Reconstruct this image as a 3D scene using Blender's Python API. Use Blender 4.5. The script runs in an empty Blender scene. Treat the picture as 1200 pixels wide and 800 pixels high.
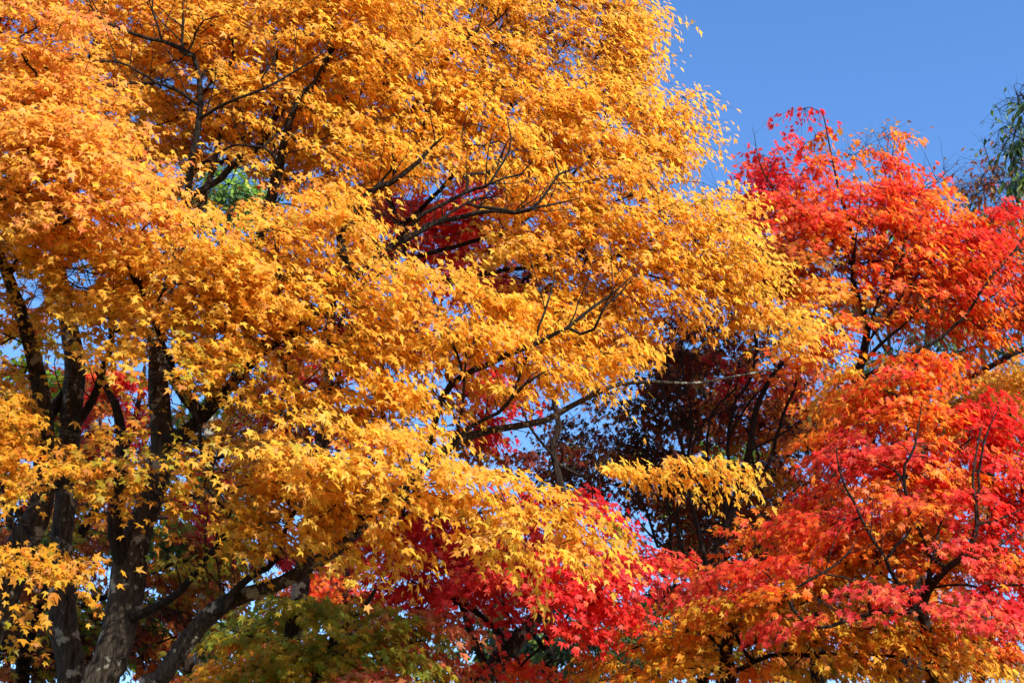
import bpy, math
import numpy as np

# ------------------------------------------------------------------ camera, sky, sun, exposure
sc = bpy.context.scene
COL = sc.collection
CAM_H, PITCH, LENS = 1.6, math.radians(25.0), 50.0
cam = bpy.data.cameras.new('camera'); cam.lens = LENS; cam.sensor_width = 36.0
cam.dof.use_dof = True; cam.dof.focus_distance = 10.5; cam.dof.aperture_fstop = 5.6
cam.clip_start = 0.05; cam.clip_end = 2000.0
cam_o = bpy.data.objects.new('camera', cam); COL.objects.link(cam_o)
cam_o.location = (0, 0, CAM_H); cam_o.rotation_euler = (math.radians(90) + PITCH, 0, 0)
sc.camera = cam_o

SUN_EL, SUN_AZ = math.radians(34.0), math.radians(140.0)   # azimuth clockwise from the view direction (+Y)
w = bpy.data.worlds.new('World'); sc.world = w; w.use_nodes = True
nt = w.node_tree; nt.nodes.clear()
sky = nt.nodes.new('ShaderNodeTexSky'); sky.sky_type = 'NISHITA'; sky.sun_disc = False
sky.sun_elevation = SUN_EL; sky.sun_rotation = SUN_AZ
sky.air_density = 1.0; sky.dust_density = 0.4; sky.ozone_density = 2.4; sky.altitude = 100
bg = nt.nodes.new('ShaderNodeBackground'); bg.inputs['Strength'].default_value = 0.15
out = nt.nodes.new('ShaderNodeOutputWorld')
hs = nt.nodes.new('ShaderNodeHueSaturation'); hs.inputs['Saturation'].default_value = 1.22; hs.inputs['Value'].default_value = 1.16; hs.inputs['Hue'].default_value = .507
nt.links.new(sky.outputs[0], hs.inputs['Color']); nt.links.new(hs.outputs[0], bg.inputs[0]); nt.links.new(bg.outputs[0], out.inputs[0])

sun = bpy.data.lights.new('sun', 'SUN'); sun.energy = 4.0; sun.angle = math.radians(0.53)
sun.color = (1.0, 0.93, 0.82)
sun_o = bpy.data.objects.new('sun', sun); COL.objects.link(sun_o)
SD = np.array([math.sin(SUN_AZ) * math.cos(SUN_EL), math.cos(SUN_AZ) * math.cos(SUN_EL), math.sin(SUN_EL)])
from mathutils import Vector
sun_o.rotation_euler = Vector(SD).to_track_quat('Z', 'Y').to_euler()
sun_o.location = (20, -20, 30)

sc.view_settings.view_transform = 'Standard'; sc.view_settings.look = 'None'
sc.view_settings.exposure = 0.8; sc.view_settings.gamma = 1.0
sc.view_settings.use_curve_mapping = False
sc.render.engine = 'CYCLES'
sc.cycles.max_bounces = 7; sc.cycles.diffuse_bounces = 5; sc.cycles.glossy_bounces = 2
sc.cycles.transmission_bounces = 4; sc.cycles.caustics_reflective = False; sc.cycles.caustics_refractive = False
sc.cycles.sample_clamp_indirect = 6.0
sc.cycles.use_denoising = True; sc.cycles.denoiser = 'OPENIMAGEDENOISE'
sc.cycles.denoising_input_passes = 'RGB_ALBEDO_NORMAL'; sc.cycles.denoising_prefilter = 'ACCURATE'

# ------------------------------------------------------------------ pixel (of the 1200x800 photograph) + distance -> place
CP, SP = math.cos(PITCH), math.sin(PITCH)
K = 36.0 / LENS / 1200.0
def at(px, py, Y):
    u = (px - 600) * K; v = (400 - py) * K
    d = np.array([u, CP - v * SP, SP + v * CP])
    t = Y / d[1]
    return np.array([d[0] * t, Y, CAM_H + d[2] * t])
def px_size(py, Y):
    v = (400 - py) * K
    return K * Y / (CP - v * SP)

def unit(a):
    a = np.asarray(a, float)
    return a / np.maximum(np.linalg.norm(a, axis=-1, keepdims=True), 1e-9)

# ------------------------------------------------------------------ materials
def mat(name):
    m = bpy.data.materials.new(name); m.use_nodes = True
    n = m.node_tree; n.nodes.clear()
    return m, n, n.nodes.new, n.links.new

def leaf_material(name, trans=0.56, gloss=0.32, rough=0.45, tsat=1.0):
    m, n, N, L = mat(name)
    a = N('ShaderNodeAttribute'); a.attribute_name = 'leaf_colour'
    b = N('ShaderNodeBsdfPrincipled'); b.inputs['Roughness'].default_value = rough
    b.inputs['Specular IOR Level'].default_value = gloss
    g = N('ShaderNodeHueSaturation'); g.inputs['Saturation'].default_value = tsat; g.inputs['Value'].default_value = 1.25
    t = N('ShaderNodeBsdfTranslucent')
    mx = N('ShaderNodeMixShader'); mx.inputs[0].default_value = trans
    o = N('ShaderNodeOutputMaterial')
    L(a.outputs['Color'], b.inputs['Base Color']); L(a.outputs['Color'], g.inputs['Color'])
    L(g.outputs[0], t.inputs['Color'])
    L(b.outputs[0], mx.inputs[1]); L(t.outputs[0], mx.inputs[2]); L(mx.outputs[0], o.inputs['Surface'])
    return m

def bark_material(name, dark, light, lichen_sun, amount, scale=1.0):
    m, n, N, L = mat(name)
    tc = N('ShaderNodeTexCoord'); mp = N('ShaderNodeMapping')
    mp.inputs['Scale'].default_value = (scale, scale, scale * 0.22)
    n1 = N('ShaderNodeTexNoise'); n1.inputs['Scale'].default_value = 38; n1.inputs['Detail'].default_value = 8; n1.inputs['Roughness'].default_value = .7
    n2 = N('ShaderNodeTexNoise'); n2.inputs['Scale'].default_value = 7.5; n2.inputs['Detail'].default_value = 6; n2.inputs['Roughness'].default_value = .65
    vo = N('ShaderNodeTexVoronoi'); vo.feature = 'DISTANCE_TO_EDGE'; vo.inputs['Scale'].default_value = 34
    r1 = N('ShaderNodeValToRGB'); r1.color_ramp.elements[0].position = .36; r1.color_ramp.elements[1].position = .68
    r1.color_ramp.elements[0].color = (*dark, 1); r1.color_ramp.elements[1].color = (*light, 1)
    r2 = N('ShaderNodeValToRGB'); r2.color_ramp.elements[0].position = 1 - amount; r2.color_ramp.elements[1].position = 1 - amount + .05
    r2.color_ramp.elements[0].color = (0, 0, 0, 1); r2.color_ramp.elements[1].color = (1, 1, 1, 1)
    mx = N('ShaderNodeMix'); mx.data_type = 'RGBA'; mx.inputs[7].default_value = (*lichen_sun, 1)
    b = N('ShaderNodeBsdfPrincipled'); b.inputs['Roughness'].default_value = .9; b.inputs['Specular IOR Level'].default_value = .15
    ad = N('ShaderNodeMath'); ad.operation = 'MULTIPLY_ADD'; ad.inputs[1].default_value = .8
    bp = N('ShaderNodeBump'); bp.inputs['Strength'].default_value = 1.0; bp.inputs['Distance'].default_value = .05
    o = N('ShaderNodeOutputMaterial')
    L(tc.outputs['Object'], mp.inputs[0]); L(mp.outputs[0], n1.inputs['Vector']); L(mp.outputs[0], vo.inputs['Vector'])
    L(tc.outputs['Object'], n2.inputs['Vector'])
    L(n1.outputs[0], r1.inputs[0]); L(n2.outputs[0], r2.inputs[0]); L(r2.outputs[0], mx.inputs[0]); L(r1.outputs[0], mx.inputs[6])
    L(mx.outputs[2], b.inputs['Base Color']); L(vo.outputs['Distance'], ad.inputs[0]); L(n1.outputs[0], ad.inputs[2])
    L(ad.outputs[0], bp.inputs['Height']); L(bp.outputs[0], b.inputs['Normal']); L(b.outputs[0], o.inputs[0])
    return m

LEAF = leaf_material('autumn_maple_leaf')
LEAF_GREEN = leaf_material('green_leaf', .3, .5, .4)
BARK = bark_material('grey_brown_maple_bark', (.016, .012, .009), (.13, .10, .072), (.42, .40, .31), .44)  # pale patches: lichen, plus dappled sunlight put into their colour and spread
BARK_TWIG = bark_material('shaded_branch_bark', (.014, .010, .008), (.055, .042, .032), (.13, .12, .10), .36)  # backlit shade is put into the colour: branches darker than trunk bark
BARK_DARK = bark_material('dark_brown_bark', (.018, .012, .009), (.07, .05, .036), (.16, .15, .12), .33)

# ------------------------------------------------------------------ meshes from numpy
def mesh_object(name, verts, tris, material, parent=None, colours=None, smooth=False, quads=None):
    verts = np.asarray(verts, np.float32)
    me = bpy.data.meshes.new(name)
    me.vertices.add(len(verts)); me.vertices.foreach_set('co', verts.ravel())
    nt_, nq = (0 if tris is None else len(tris)), (0 if quads is None else len(quads))
    idx = []
    if nt_: idx.append(np.asarray(tris, np.int32).ravel())
    if nq: idx.append(np.asarray(quads, np.int32).ravel())
    idx = np.concatenate(idx)
    me.loops.add(len(idx)); me.loops.foreach_set('vertex_index', idx)
    me.polygons.add(nt_ + nq)
    st = np.concatenate([np.arange(nt_) * 3, nt_ * 3 + np.arange(nq) * 4]).astype(np.int32)
    me.polygons.foreach_set('loop_start', st)
    if smooth: me.polygons.foreach_set('use_smooth', np.ones(nt_ + nq, bool))
    me.update(calc_edges=True)
    if colours is not None:
        at_ = me.color_attributes.new('leaf_colour', 'FLOAT_COLOR', 'POINT')
        c4 = np.ones((len(verts), 4), np.float32); c4[:, :3] = colours
        at_.data.foreach_set('color', c4.ravel())
    me.materials.append(material)
    o = bpy.data.objects.new(name, me); COL.objects.link(o)
    if parent is not None: o.parent = parent
    return o

class Tubes:
    def __init__(s): s.v = []; s.q = []; s.t = []; s.n = 0
    def add(s, pts, rad, sides, rng=None, rough=0.0):
        pts = np.asarray(pts, float); rad = np.asarray(rad, float)
        if len(pts) < 2: return
        t = np.gradient(pts, axis=0); t = unit(t)
        ref = np.array([0.0, 1.0, 0.0]) if abs(t[0][1]) < .9 else np.array([1.0, 0, 0])
        u = np.zeros_like(t); prev = ref
        for i in range(len(t)):
            p = prev - t[i] * prev.dot(t[i]); p /= max(np.linalg.norm(p), 1e-6); u[i] = p; prev = p
        vv = np.cross(t, u)
        a = np.linspace(0, 2 * math.pi, sides, endpoint=False)
        R = rad[:, None] * np.ones((1, sides))
        if rough and rng is not None:
            ph = rng.uniform(0, 6.28, 6); z = np.arange(len(pts))[:, None] * .35
            R = R * (1 + rough * (np.sin(3 * a[None] + ph[0] + z * .5) + .6 * np.sin(5 * a[None] + ph[1] - z * .8) + .5 * np.sin(z * 1.7 + ph[2] + 2 * a[None])
                     + .5 * rng.normal(size=R.shape)))
        ring = pts[:, None] + R[..., None] * (np.cos(a)[None, :, None] * u[:, None] + np.sin(a)[None, :, None] * vv[:, None])
        n0 = s.n; m = len(pts)
        s.v.append(ring.reshape(-1, 3)); s.v.append(pts[-1:] + t[-1] * rad[-1])
        i = np.arange(m - 1)[:, None] * sides; j = np.arange(sides)[None]; k = (j + 1) % sides
        q = np.stack([i + j, i + k, i + sides + k, i + sides + j], -1).reshape(-1, 4) + n0
        s.q.append(q)
        e = (m - 1) * sides; tip = m * sides
        s.t.append(np.stack([np.arange(sides) + e, (np.arange(sides) + 1) % sides + e, np.full(sides, tip)], -1) + n0)
        s.n += m * sides + 1
    def build(s, name, material, parent):
        return mesh_object(name, np.concatenate(s.v), np.concatenate(s.t), material, parent, smooth=True, quads=np.concatenate(s.q))

# ------------------------------------------------------------------ leaf outlines (fan round the middle; y runs from stalk to tip)
def palmate(tips, notch):
    out_ = []
    for i, (a, r) in enumerate(tips):
        out_.append((math.sin(math.radians(a)) * r, math.cos(math.radians(a)) * r))
        if i < len(tips) - 1:
            na, nr = notch[i]; out_.append((math.sin(math.radians(na)) * nr, math.cos(math.radians(na)) * nr))
    out_.append((0.0, -0.06))
    p = np.array([(0, 0.0)] + out_); z = np.zeros(len(p))
    for i in range(1, len(p)):
        r2 = (p[i] ** 2).sum()
        z[i] = -0.26 * r2 if i % 2 == 1 else 0.04
    v = np.column_stack([p[:, 0], p[:, 1], z]); v[:, 1] += 0.12; n = len(p) - 1
    tri = np.array([(0, 1 + (i + 1) % n, 1 + i) for i in range(n)])
    edge = np.sqrt((p ** 2).sum(1))
    return v, tri, np.clip(edge * 1.1, 0, 1)
LEAF5 = palmate([(-120, .40), (-60, .68), (0, .84), (60, .68), (120, .40)], [(-92, .29), (-29, .36), (29, .36), (92, .29)])
LEAF7 = palmate([(-135, .34), (-88, .50), (-42, .68), (0, .78), (42, .68), (88, .50), (135, .34)],
                [(-112, .26), (-65, .30), (-21, .34), (21, .34), (65, .30), (112, .26)])
_v = np.array([(0, 0, 0), (.2, .3, .04), (.17, .62, .0), (0, 1.0, -.2), (-.17, .62, .0), (-.2, .3, .04), (0, .5, -.03)])
LEAFO = (_v, np.array([(0, 1, 6), (1, 2, 6), (2, 3, 6), (3, 4, 6), (4, 5, 6), (5, 0, 6)]), np.array([0, .3, .5, 1, .5, .3, .2]))

# palettes: leaf colours with their share
PAL = dict(
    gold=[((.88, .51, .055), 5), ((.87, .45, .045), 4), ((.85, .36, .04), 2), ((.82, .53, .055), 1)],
    lemon=[((.88, .52, .06), 4), ((.87, .46, .045), 4), ((.68, .50, .05), 1), ((.84, .36, .04), 1)],
    amber=[((.87, .48, .05), 4), ((.86, .41, .045), 3), ((.87, .52, .055), 2), ((.82, .30, .05), 1)],
    peach=[((.87, .46, .07), 3), ((.86, .40, .07), 3), ((.87, .49, .045), 3), ((.82, .28, .08), 1)],
    deepgold=[((.74, .36, .025), 4), ((.70, .40, .03), 2), ((.62, .24, .025), 2), ((.50, .40, .03), 1)],  # darker gold that also puts shade into the lower left sprays
    orange=[((.84, .24, .025), 4), ((.82, .17, .022), 3), ((.85, .36, .025), 3), ((.78, .08, .02), 1)],
    vermilion=[((.80, .08, .025), 4), ((.82, .16, .025), 4), ((.76, .045, .03), 2), ((.84, .28, .03), 2)],
    scarlet=[((.80, .04, .03), 5), ((.82, .09, .04), 3), ((.70, .02, .02), 2)],
    crimson=[((.74, .025, .03), 5), ((.80, .05, .04), 3), ((.55, .015, .02), 2)],
    rose=[((.82, .09, .06), 4), ((.80, .055, .045), 3), ((.84, .19, .05), 4), ((.60, .02, .03), 1)],
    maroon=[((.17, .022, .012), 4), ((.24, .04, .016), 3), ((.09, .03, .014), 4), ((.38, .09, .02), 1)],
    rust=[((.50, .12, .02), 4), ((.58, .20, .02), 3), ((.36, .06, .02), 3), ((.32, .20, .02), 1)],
    ochre=[((.78, .42, .03), 4), ((.80, .33, .03), 3), ((.70, .48, .04), 2), ((.78, .22, .03), 2)],
    olive=[((.44, .36, .03), 4), ((.26, .32, .03), 4), ((.58, .38, .03), 3), ((.55, .20, .03), 1)],
    dusky=[((.62, .22, .09), 4), ((.62, .14, .08), 3), ((.5, .30, .05), 2)],
    green=[((.09, .17, .02), 4), ((.13, .24, .025), 3), ((.06, .10, .015), 3), ((.26, .34, .03), 1)],
    darkgreen=[((.035, .07, .015), 5), ((.055, .10, .02), 3), ((.10, .15, .02), 1)],
    lime=[((.22, .40, .03), 3), ((.13, .28, .02), 4), ((.5, .5, .05), 1)],
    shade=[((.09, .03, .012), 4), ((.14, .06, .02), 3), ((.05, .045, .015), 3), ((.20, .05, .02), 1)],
    brown=[((.42, .16, .04), 3), ((.30, .11, .04), 3), ((.55, .30, .10), 1), ((.45, .06, .02), 1)],
)

def smooth_noise(p, rng, freq):
    v = np.zeros(len(p))
    for k in range(5):
        d = unit(rng.normal(size=3)) * freq * rng.uniform(.6, 1.8)
        v += np.sin(p @ d + rng.uniform(0, 6.28))
    return v / 2.2

def tag(o, label=None, cat=None, group=None, kind=None):
    if label: o['label'] = label
    if cat: o['category'] = cat
    if group: o['group'] = group
    if kind: o['kind'] = kind

def resample(pts, rads, step):
    pts = np.asarray(pts); rads = np.asarray(rads)
    P = [pts[0]]; R = [rads[0]]
    n = len(pts)
    for i in range(n - 1):
        p0 = pts[max(i - 1, 0)]; p1 = pts[i]; p2 = pts[i + 1]; p3 = pts[min(i + 2, n - 1)]
        L_ = np.linalg.norm(p2 - p1); m = max(1, int(math.ceil(L_ / step)))
        for j in range(1, m + 1):
            t = j / m
            q = .5 * ((2 * p1) + (-p0 + p2) * t + (2 * p0 - 5 * p1 + 4 * p2 - p3) * t * t + (-p0 + 3 * p1 - 3 * p2 + p3) * t ** 3)
            P.append(q); R.append(rads[i] * (1 - t) + rads[i + 1] * t)
    return np.array(P), np.array(R)

TOTAL = [0]
HOLES = {}; SUNNY = {}   # openings in the crowns: seen through, and lit through
def build_tree(name, label, cat, seed, lines, pads, leaf=LEAF7, size=.064, per=70, spray=.5, bark=BARK, lmat=LEAF,
               group='autumn maples', base=None, droop=.35, face=.75, dense=1.5, clear=.8, keep=1.0, auto_r=.0026, twig_r=.0016, jit=.42, hang=.55):
    """lines: [(D-tagged pixel polyline)] first = trunk; pads: (cx,cy,rx,ry,D,dD,cover,palette)"""
    rng = np.random.default_rng(seed)
    # ---- the drawn limbs
    pos, par, own, hr, plen = [], [], [], [], []
    owners = 0
    def add_node(p, parent, o, r):
        pos.append(np.asarray(p, float)); par.append(parent); own.append(o); hr.append(r)
        plen.append(0 if parent < 0 else plen[parent] + float(np.linalg.norm(pos[-1] - pos[parent])))
        return len(pos) - 1
    for li, ln in enumerate(lines):
        P = [at(x, y, D) for x, y, D, r in ln]; R = [r * px_size(y, D) for x, y, D, r in ln]
        if li: R = [r * .8 for r in R]; R[-1] *= .45
        if li == 0:
            b = np.array(P[0]); dz = b[2]
            gx, gy = base if base else (b[0], b[1])
            low = np.array([gx, gy, -.15]); mid = (b * .5 + low * .5) + np.array([rng.normal(0, .05), rng.normal(0, .05), 0])
            foot = low + np.array([0, 0, .35])
            P = [low, foot, mid] + P; R = [R[0] * 1.55, R[0] * 1.22, R[0] * 1.05] + R
            Q, RR = resample(P, R, .16)
            pr = -1
            for q, r in zip(Q, RR): pr = add_node(q, pr, owners, r)
        else:
            arr = np.array(pos); d = np.linalg.norm(arr - P[0], axis=1) + .25 * np.maximum(0, arr[:, 2] - P[0][2] + .1)
            j = int(np.argmin(d)); dist = float(np.linalg.norm(arr[j] - P[0]))
            owners += 1
            if dist > .12:
                c = arr[j]; dr = unit(P[1] - P[0]); P0 = P[0]
                mid = (c + P0) / 2 - dr * .08 * dist + np.array([0, 0, -.04 * dist])
                P = [c, mid] + P; R = [R[0] * 1.15, R[0] * 1.07] + R
            else:
                P[0] = arr[j]
            Q, RR = resample(P, R, .13)
            wig = np.cumsum(rng.normal(0, .008, Q.shape), 0); wig -= np.linspace(0, 1, len(Q))[:, None] * wig[-1]
            Q = Q + wig
            pr = j
            for q, r in zip(Q[1:], RR[1:]): pr = add_node(q, pr, owners, r)
    nhand = len(pos); hand_own = list(own)
    # ---- spray centres
    C, PI, ID = [], [], []
    for k, (cx, cy, rx, ry, D, dD, cover, pal) in enumerate(pads):
        s = px_size(cy, D); area = math.pi * rx * ry * s * s
        nl = dense * cover * area / (.30 * size * size); ns = max(1, int(round(nl / per)))
        for i in range(ns):
            a = rng.uniform(0, 2 * math.pi); r = math.sqrt(rng.uniform(0, 1)) * .95
            x = cx + rx * r * math.cos(a); y = cy + ry * r * math.sin(a)
            C.append(at(x, y, D + rng.uniform(-dD, dD))); PI.append(pal if isinstance(pal, str) else pal[rng.integers(len(pal))]); ID.append(k)
    C = np.array(C); PI = np.array(PI)
    ow = C - np.array([pos[0][0], pos[0][1], 0]); ow[:, 2] = 0
    C = C - unit(unit(ow) * .85 + np.array([0, 0, -droop])) * spray * .42
    hp = np.array(pos[:nhand])
    dh = np.array([np.min(np.linalg.norm(hp - c, axis=1)) for c in C])
    order = np.argsort(dh)
    cap = nhand + len(C) * 24 + 10
    A = np.zeros((cap, 3)); A[:nhand] = hp; PL = np.zeros(cap); PL[:nhand] = plen; n = nhand
    term = {}
    Dir = np.zeros((len(C), 3))
    for ci in order:
        c = C[ci]; d = c - A[:n]; L_ = np.linalg.norm(d, axis=1)
        cost = L_ + .22 * PL[:n] + 1.2 * np.maximum(0, -d[:, 2] - .15 * L_)
        j = int(np.argmin(cost)); dist = float(L_[j])
        p0 = A[j]; pd = unit(A[j] - A[par[j]]) if par[j] >= 0 else np.array([0, 0, 1.])
        aim = unit(c - p0)
        ctrl = p0 + (pd * .45 + aim * .4 + np.array([0, 0, .25])) * dist * .45
        m = max(1, int(math.ceil(dist / .13)))
        m = min(m, 22)
        pr = j
        k1 = rng.normal(0, .035 * dist, 3); ph = rng.uniform(2, 5)
        for i in range(1, m + 1):
            t = i / m
            q = (1 - t) ** 2 * p0 + 2 * t * (1 - t) * ctrl + t * t * c + k1 * math.sin(t * math.pi * ph / 2) * (1 - t) + rng.normal(0, .007, 3) * (i < m)
            o = own[pr]
            pr = add_node(q, pr, o, 0.0); A[n] = q; PL[n] = plen[pr]; n += 1
        term[ci] = pr
        Dir[ci] = unit(A[n - 1] - (A[n - 2] if m > 1 else p0))
    N_ = len(pos)
    cnt = np.zeros(N_); 
    for v in term.values(): cnt[v] += 1
    for i in range(N_ - 1, 0, -1):
        if par[i] >= 0: cnt[par[i]] += cnt[i]
    rad = auto_r * np.maximum(cnt, .6) ** .47
    for i in range(nhand):
        rad[i] = max(hr[i], .002)
    for i in range(nhand, N_):
        rad[i] = min(rad[i], rad[par[i]] * .92 if par[i] < nhand else rad[par[i]])
    # ---- owners for auto branches growing straight from the trunk
    own = np.array(own)
    nxt = owners
    for i in range(nhand, N_):
        p = par[i]
        if own[p] == 0 and p < nhand and cnt[i] >= 5 and nxt < 70:
            nxt += 1; own[i] = nxt
        elif p >= nhand or own[p] != 0:
            own[i] = own[p]
    kids = [[] for _ in range(N_)]
    for i in range(1, N_):
        if par[i] >= 0: kids[par[i]].append(i)
    root = bpy.data.objects.new(name, None); COL.objects.link(root)
    root.location = pos[0]; root.empty_display_size = .3
    tag(root, label, cat, group)
    off = np.array(pos[0])
    tubes = {}
    stack = [(0, -1)]
    while stack:
        st, p = stack.pop()
        ch = [p] if p >= 0 else []
        i = st; o = own[st]
        while True:
            ch.append(i)
            ks = kids[i]
            if not ks: break
            same = [k for k in ks if (k < nhand) and i < nhand and own[k] == own[i]]
            main = same[0] if same else (max(ks, key=lambda k: cnt[k]) if i >= nhand or not [k for k in ks if k < nhand and own[k] != own[i]] else None)
            if main is not None and own[main] != o: main = None
            for k in ks:
                if k != main: stack.append((k, i))
            if main is None: break
            i = main
        P = np.array([pos[k] for k in ch]) - off; R = np.array([rad[k] for k in ch])
        if p >= 0: R[0] = min(R[1] * 1.15, rad[p])
        big = R.max()
        sides = 18 if big > .06 else 8 if big > .02 else 5 if big > .008 else 4
        tubes.setdefault(int(o), Tubes()).add(P, R, sides, rng, .045 if big > .05 else .03 if big > .02 else 0)
    # ---- sprays -> twigs and leaves
    ns = len(C)
    ctr = np.array([pos[0][0], pos[0][1], 0])
    outw = C - ctr; outw[:, 2] = 0; outw = unit(outw)
    d = unit(Dir * .6 + outw * .7 + rng.normal(0, .25, (ns, 3)))
    d[:, 2] = d[:, 2] * .4 - droop + rng.normal(0, .12, ns); d = unit(d)
    nrm = np.array([0, 0, 1.]) + outw * .25 + rng.normal(0, .22, (ns, 3)); nrm = unit(nrm - d * (nrm * d).sum(1, keepdims=True))
    side = np.cross(d, nrm)
    KT = 7
    ang = np.radians(np.linspace(-68, 68, KT))[None] + rng.normal(0, .14, (ns, KT))
    tl = spray * rng.uniform(.7, 1.25, (ns, 1)) * (1 - .35 * np.abs(np.sin(ang))) * rng.uniform(.7, 1.1, (ns, KT))
    tdir = np.cos(ang)[..., None] * d[:, None] + np.sin(ang)[..., None] * side[:, None]
    tdir = unit(tdir + rng.normal(0, .1, tdir.shape))
    sag = rng.uniform(.02, .14, (ns, KT))
    def tw(t):  # t: (ns,KT,...) position along the twigs
        return C[:, None, None] + tdir[:, :, None] * (tl[:, :, None] * t)[..., None] + np.array([0, 0, -1.]) * (sag[:, :, None] * t ** 2 * tl[:, :, None] * 2)[..., None]
    tt = np.broadcast_to(np.array([0, .5, 1.0])[None, None], (ns, KT, 3))
    cen = tw(tt).reshape(-1, 3, 3)
    m = len(cen)
    a3 = np.array([0, 2.09, 4.19]); up = np.array([0, 0, 1.]); s3 = unit(np.cross(cen[:, 2] - cen[:, 0], up))
    rr = np.array([1.3, 1.0, .5]) * twig_r
    ring = cen[:, :, None] + rr[None, :, None, None] * (np.cos(a3)[None, None, :, None] * s3[:, None, None] + np.sin(a3)[None, None, :, None] * up)
    tv = ring.reshape(-1, 3) - off
    bq = []
    for seg in range(2):
        for k in range(3):
            bq.append((seg * 3 + k, seg * 3 + (k + 1) % 3, seg * 3 + 3 + (k + 1) % 3, seg * 3 + 3 + k))
    tq = (np.array(bq)[None] + (np.arange(m) * 9)[:, None, None]).reshape(-1, 4)
    tv = tv.reshape(ns, KT * 9, 3); loc_q = (np.array(bq)[None] + (np.arange(KT) * 9)[:, None, None]).reshape(-1, 4)
    for ci in range(ns):
        T_ = tubes.setdefault(int(own[term[ci]]), Tubes())
        T_.v.append(tv[ci]); T_.q.append(loc_q + T_.n); T_.n += KT * 9
    tubes.pop(0).build('trunk', bark, root)
    for k in range(nhand):
        if own[k] == 0 or hr[k] > .05 or par[k] < 0 or rng.uniform() > .85: continue
        ax = unit(pos[k] - pos[par[k]]); sdv = rng.normal(size=3); sdv[2] = abs(sdv[2]) * .8; sdv = unit(sdv - ax * sdv.dot(ax))
        ln_ = rng.uniform(.1, .5); P = [np.array(pos[k]) - off]; dv = unit(ax * .7 + sdv)
        for q in range(5):
            dv = unit(dv + rng.normal(0, .16, 3) + np.array([0, 0, .06])); P.append(P[-1] + dv * ln_ / 5)
        r0 = min(.0048, rad[k] * .5) * (ln_ / .3) ** .4
        tubes.setdefault(int(own[k]), Tubes()).add(P, np.linspace(r0, r0 * .35, 6), 4)
        if rng.uniform() < .6:
            d2 = unit(dv + unit(rng.normal(size=3)) * .8); b0 = P[3]
            tubes[int(own[k])].add([b0, b0 + d2 * ln_ * .25, b0 + unit(d2 + rng.normal(0, .2, 3)) * ln_ * .5], [r0 * .55, r0 * .45, r0 * .3], 3)
    for o in sorted(tubes):
        tubes[o].build('branch', BARK_TWIG, root)
    # leaves: pairs along each twig
    npt = max(3, int(round(per / KT)))
    t = (np.arange(npt) + .8) / npt; t = t[None, None] + rng.normal(0, .05, (ns, KT, npt)); t = np.clip(t, .08, 1.05)
    lp = tw(t).reshape(-1, 3)
    sgn = np.tile(np.where(np.arange(npt) % 2 == 0, 1., -1.), ns * KT)
    TD = np.repeat(tdir.reshape(-1, 3), npt, 0); NS = np.repeat(np.repeat(nrm, KT, 0), npt, 0); OW = np.repeat(np.repeat(outw, KT, 0), npt, 0)
    SID = np.repeat(np.arange(ns), KT * npt)
    sd = np.cross(TD, NS)
    nL = len(lp)
    tip = unit(TD * .8 + sd * (sgn * rng.uniform(.2, .9, nL))[:, None] + np.array([0, 0, -1.]) * (hang * rng.uniform(.4, 1.6, nL))[:, None] + rng.normal(0, .22, (nL, 3)))
    lp = lp + tip * size * .35 + rng.normal(0, size * .35, (nL, 3))
    nn = unit(NS * .4 + OW * face + SD * .5 + rng.normal(0, jit, (nL, 3)))
    nn = unit(nn - tip * (nn * tip).sum(1, keepdims=True)); xx = np.cross(tip, nn)
    # the limbs drawn from the photograph stand free of leaves on the open side of the crown
    if clear > 0:
        eye = np.array([0, 0, CAM_H]); hn = np.array([pos[k] for k in range(nhand) if pos[k][2] > 3.0]); hrr = np.array([rad[k] for k in range(nhand) if pos[k][2] > 3.0])
        kill = np.zeros(nL, bool); dl = np.linalg.norm(lp - eye, axis=1)
        hd = np.linalg.norm(hn - eye, axis=1); hu = (hn - eye) / hd[:, None]
        for k in range(len(hn)):
            al = (lp - eye) @ hu[k]
            perp = np.linalg.norm((lp - eye) - al[:, None] * hu[k], axis=1)
            kill |= (al < hd[k] + .05) & (al > hd[k] - 1.6) & (perp < hrr[k] * .9 + size * .34)
        keepm = ~(kill & (rng.uniform(0, 1, nL) < clear))
    else: keepm = np.ones(nL, bool)
    if name in HOLES or group in HOLES:
        rel = lp - np.array([0, 0, CAM_H]); zz = rel[:, 1] * CP + rel[:, 2] * SP
        qx = 600 + rel[:, 0] / zz / K; qy = 400 - (rel[:, 2] * CP - rel[:, 1] * SP) / zz / K
        for hx, hy, hrx, hry, hp_ in HOLES.get(group, []):
            e = ((qx - hx) / hrx) ** 2 + ((qy - hy) / hry) ** 2
            keepm &= ~((e < rng.uniform(.75, 1.1, nL)) & (np.repeat(rng.uniform(0, 1, ns), KT * npt) * .4 + rng.uniform(0, .6, nL) < hp_))
    for (sx, sy, sD, sr, sp_) in SUNNY.get(group, []):
        rl = lp - at(sx, sy, sD); al = rl @ SD; pr_ = np.linalg.norm(rl - al[:, None] * SD, axis=1)
        keepm &= ~((al > .15) & (pr_ < sr) & (rng.uniform(0, 1, nL) < sp_))
    if keep < 1: keepm &= rng.uniform(0, 1, nL) < keep
    lp, tip, nn, xx, SID = lp[keepm], tip[keepm], nn[keepm], xx[keepm], SID[keepm]; nL = len(lp); sprig = rng.normal(0, .5, ns)[SID]
    S = size * np.clip(rng.normal(1.0, .2, nL), .5, 1.5)
    curl = rng.uniform(.2, 1.7, nL)
    # colour: tree-scale drift, spray-scale drift, leaf-scale scatter
    cn = smooth_noise(lp, rng, 1.6) * .6 + sprig
    col = np.zeros((nL, 3))
    keys = PI[SID]
    u = rng.uniform(0, 1, nL) + cn * .22
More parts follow.
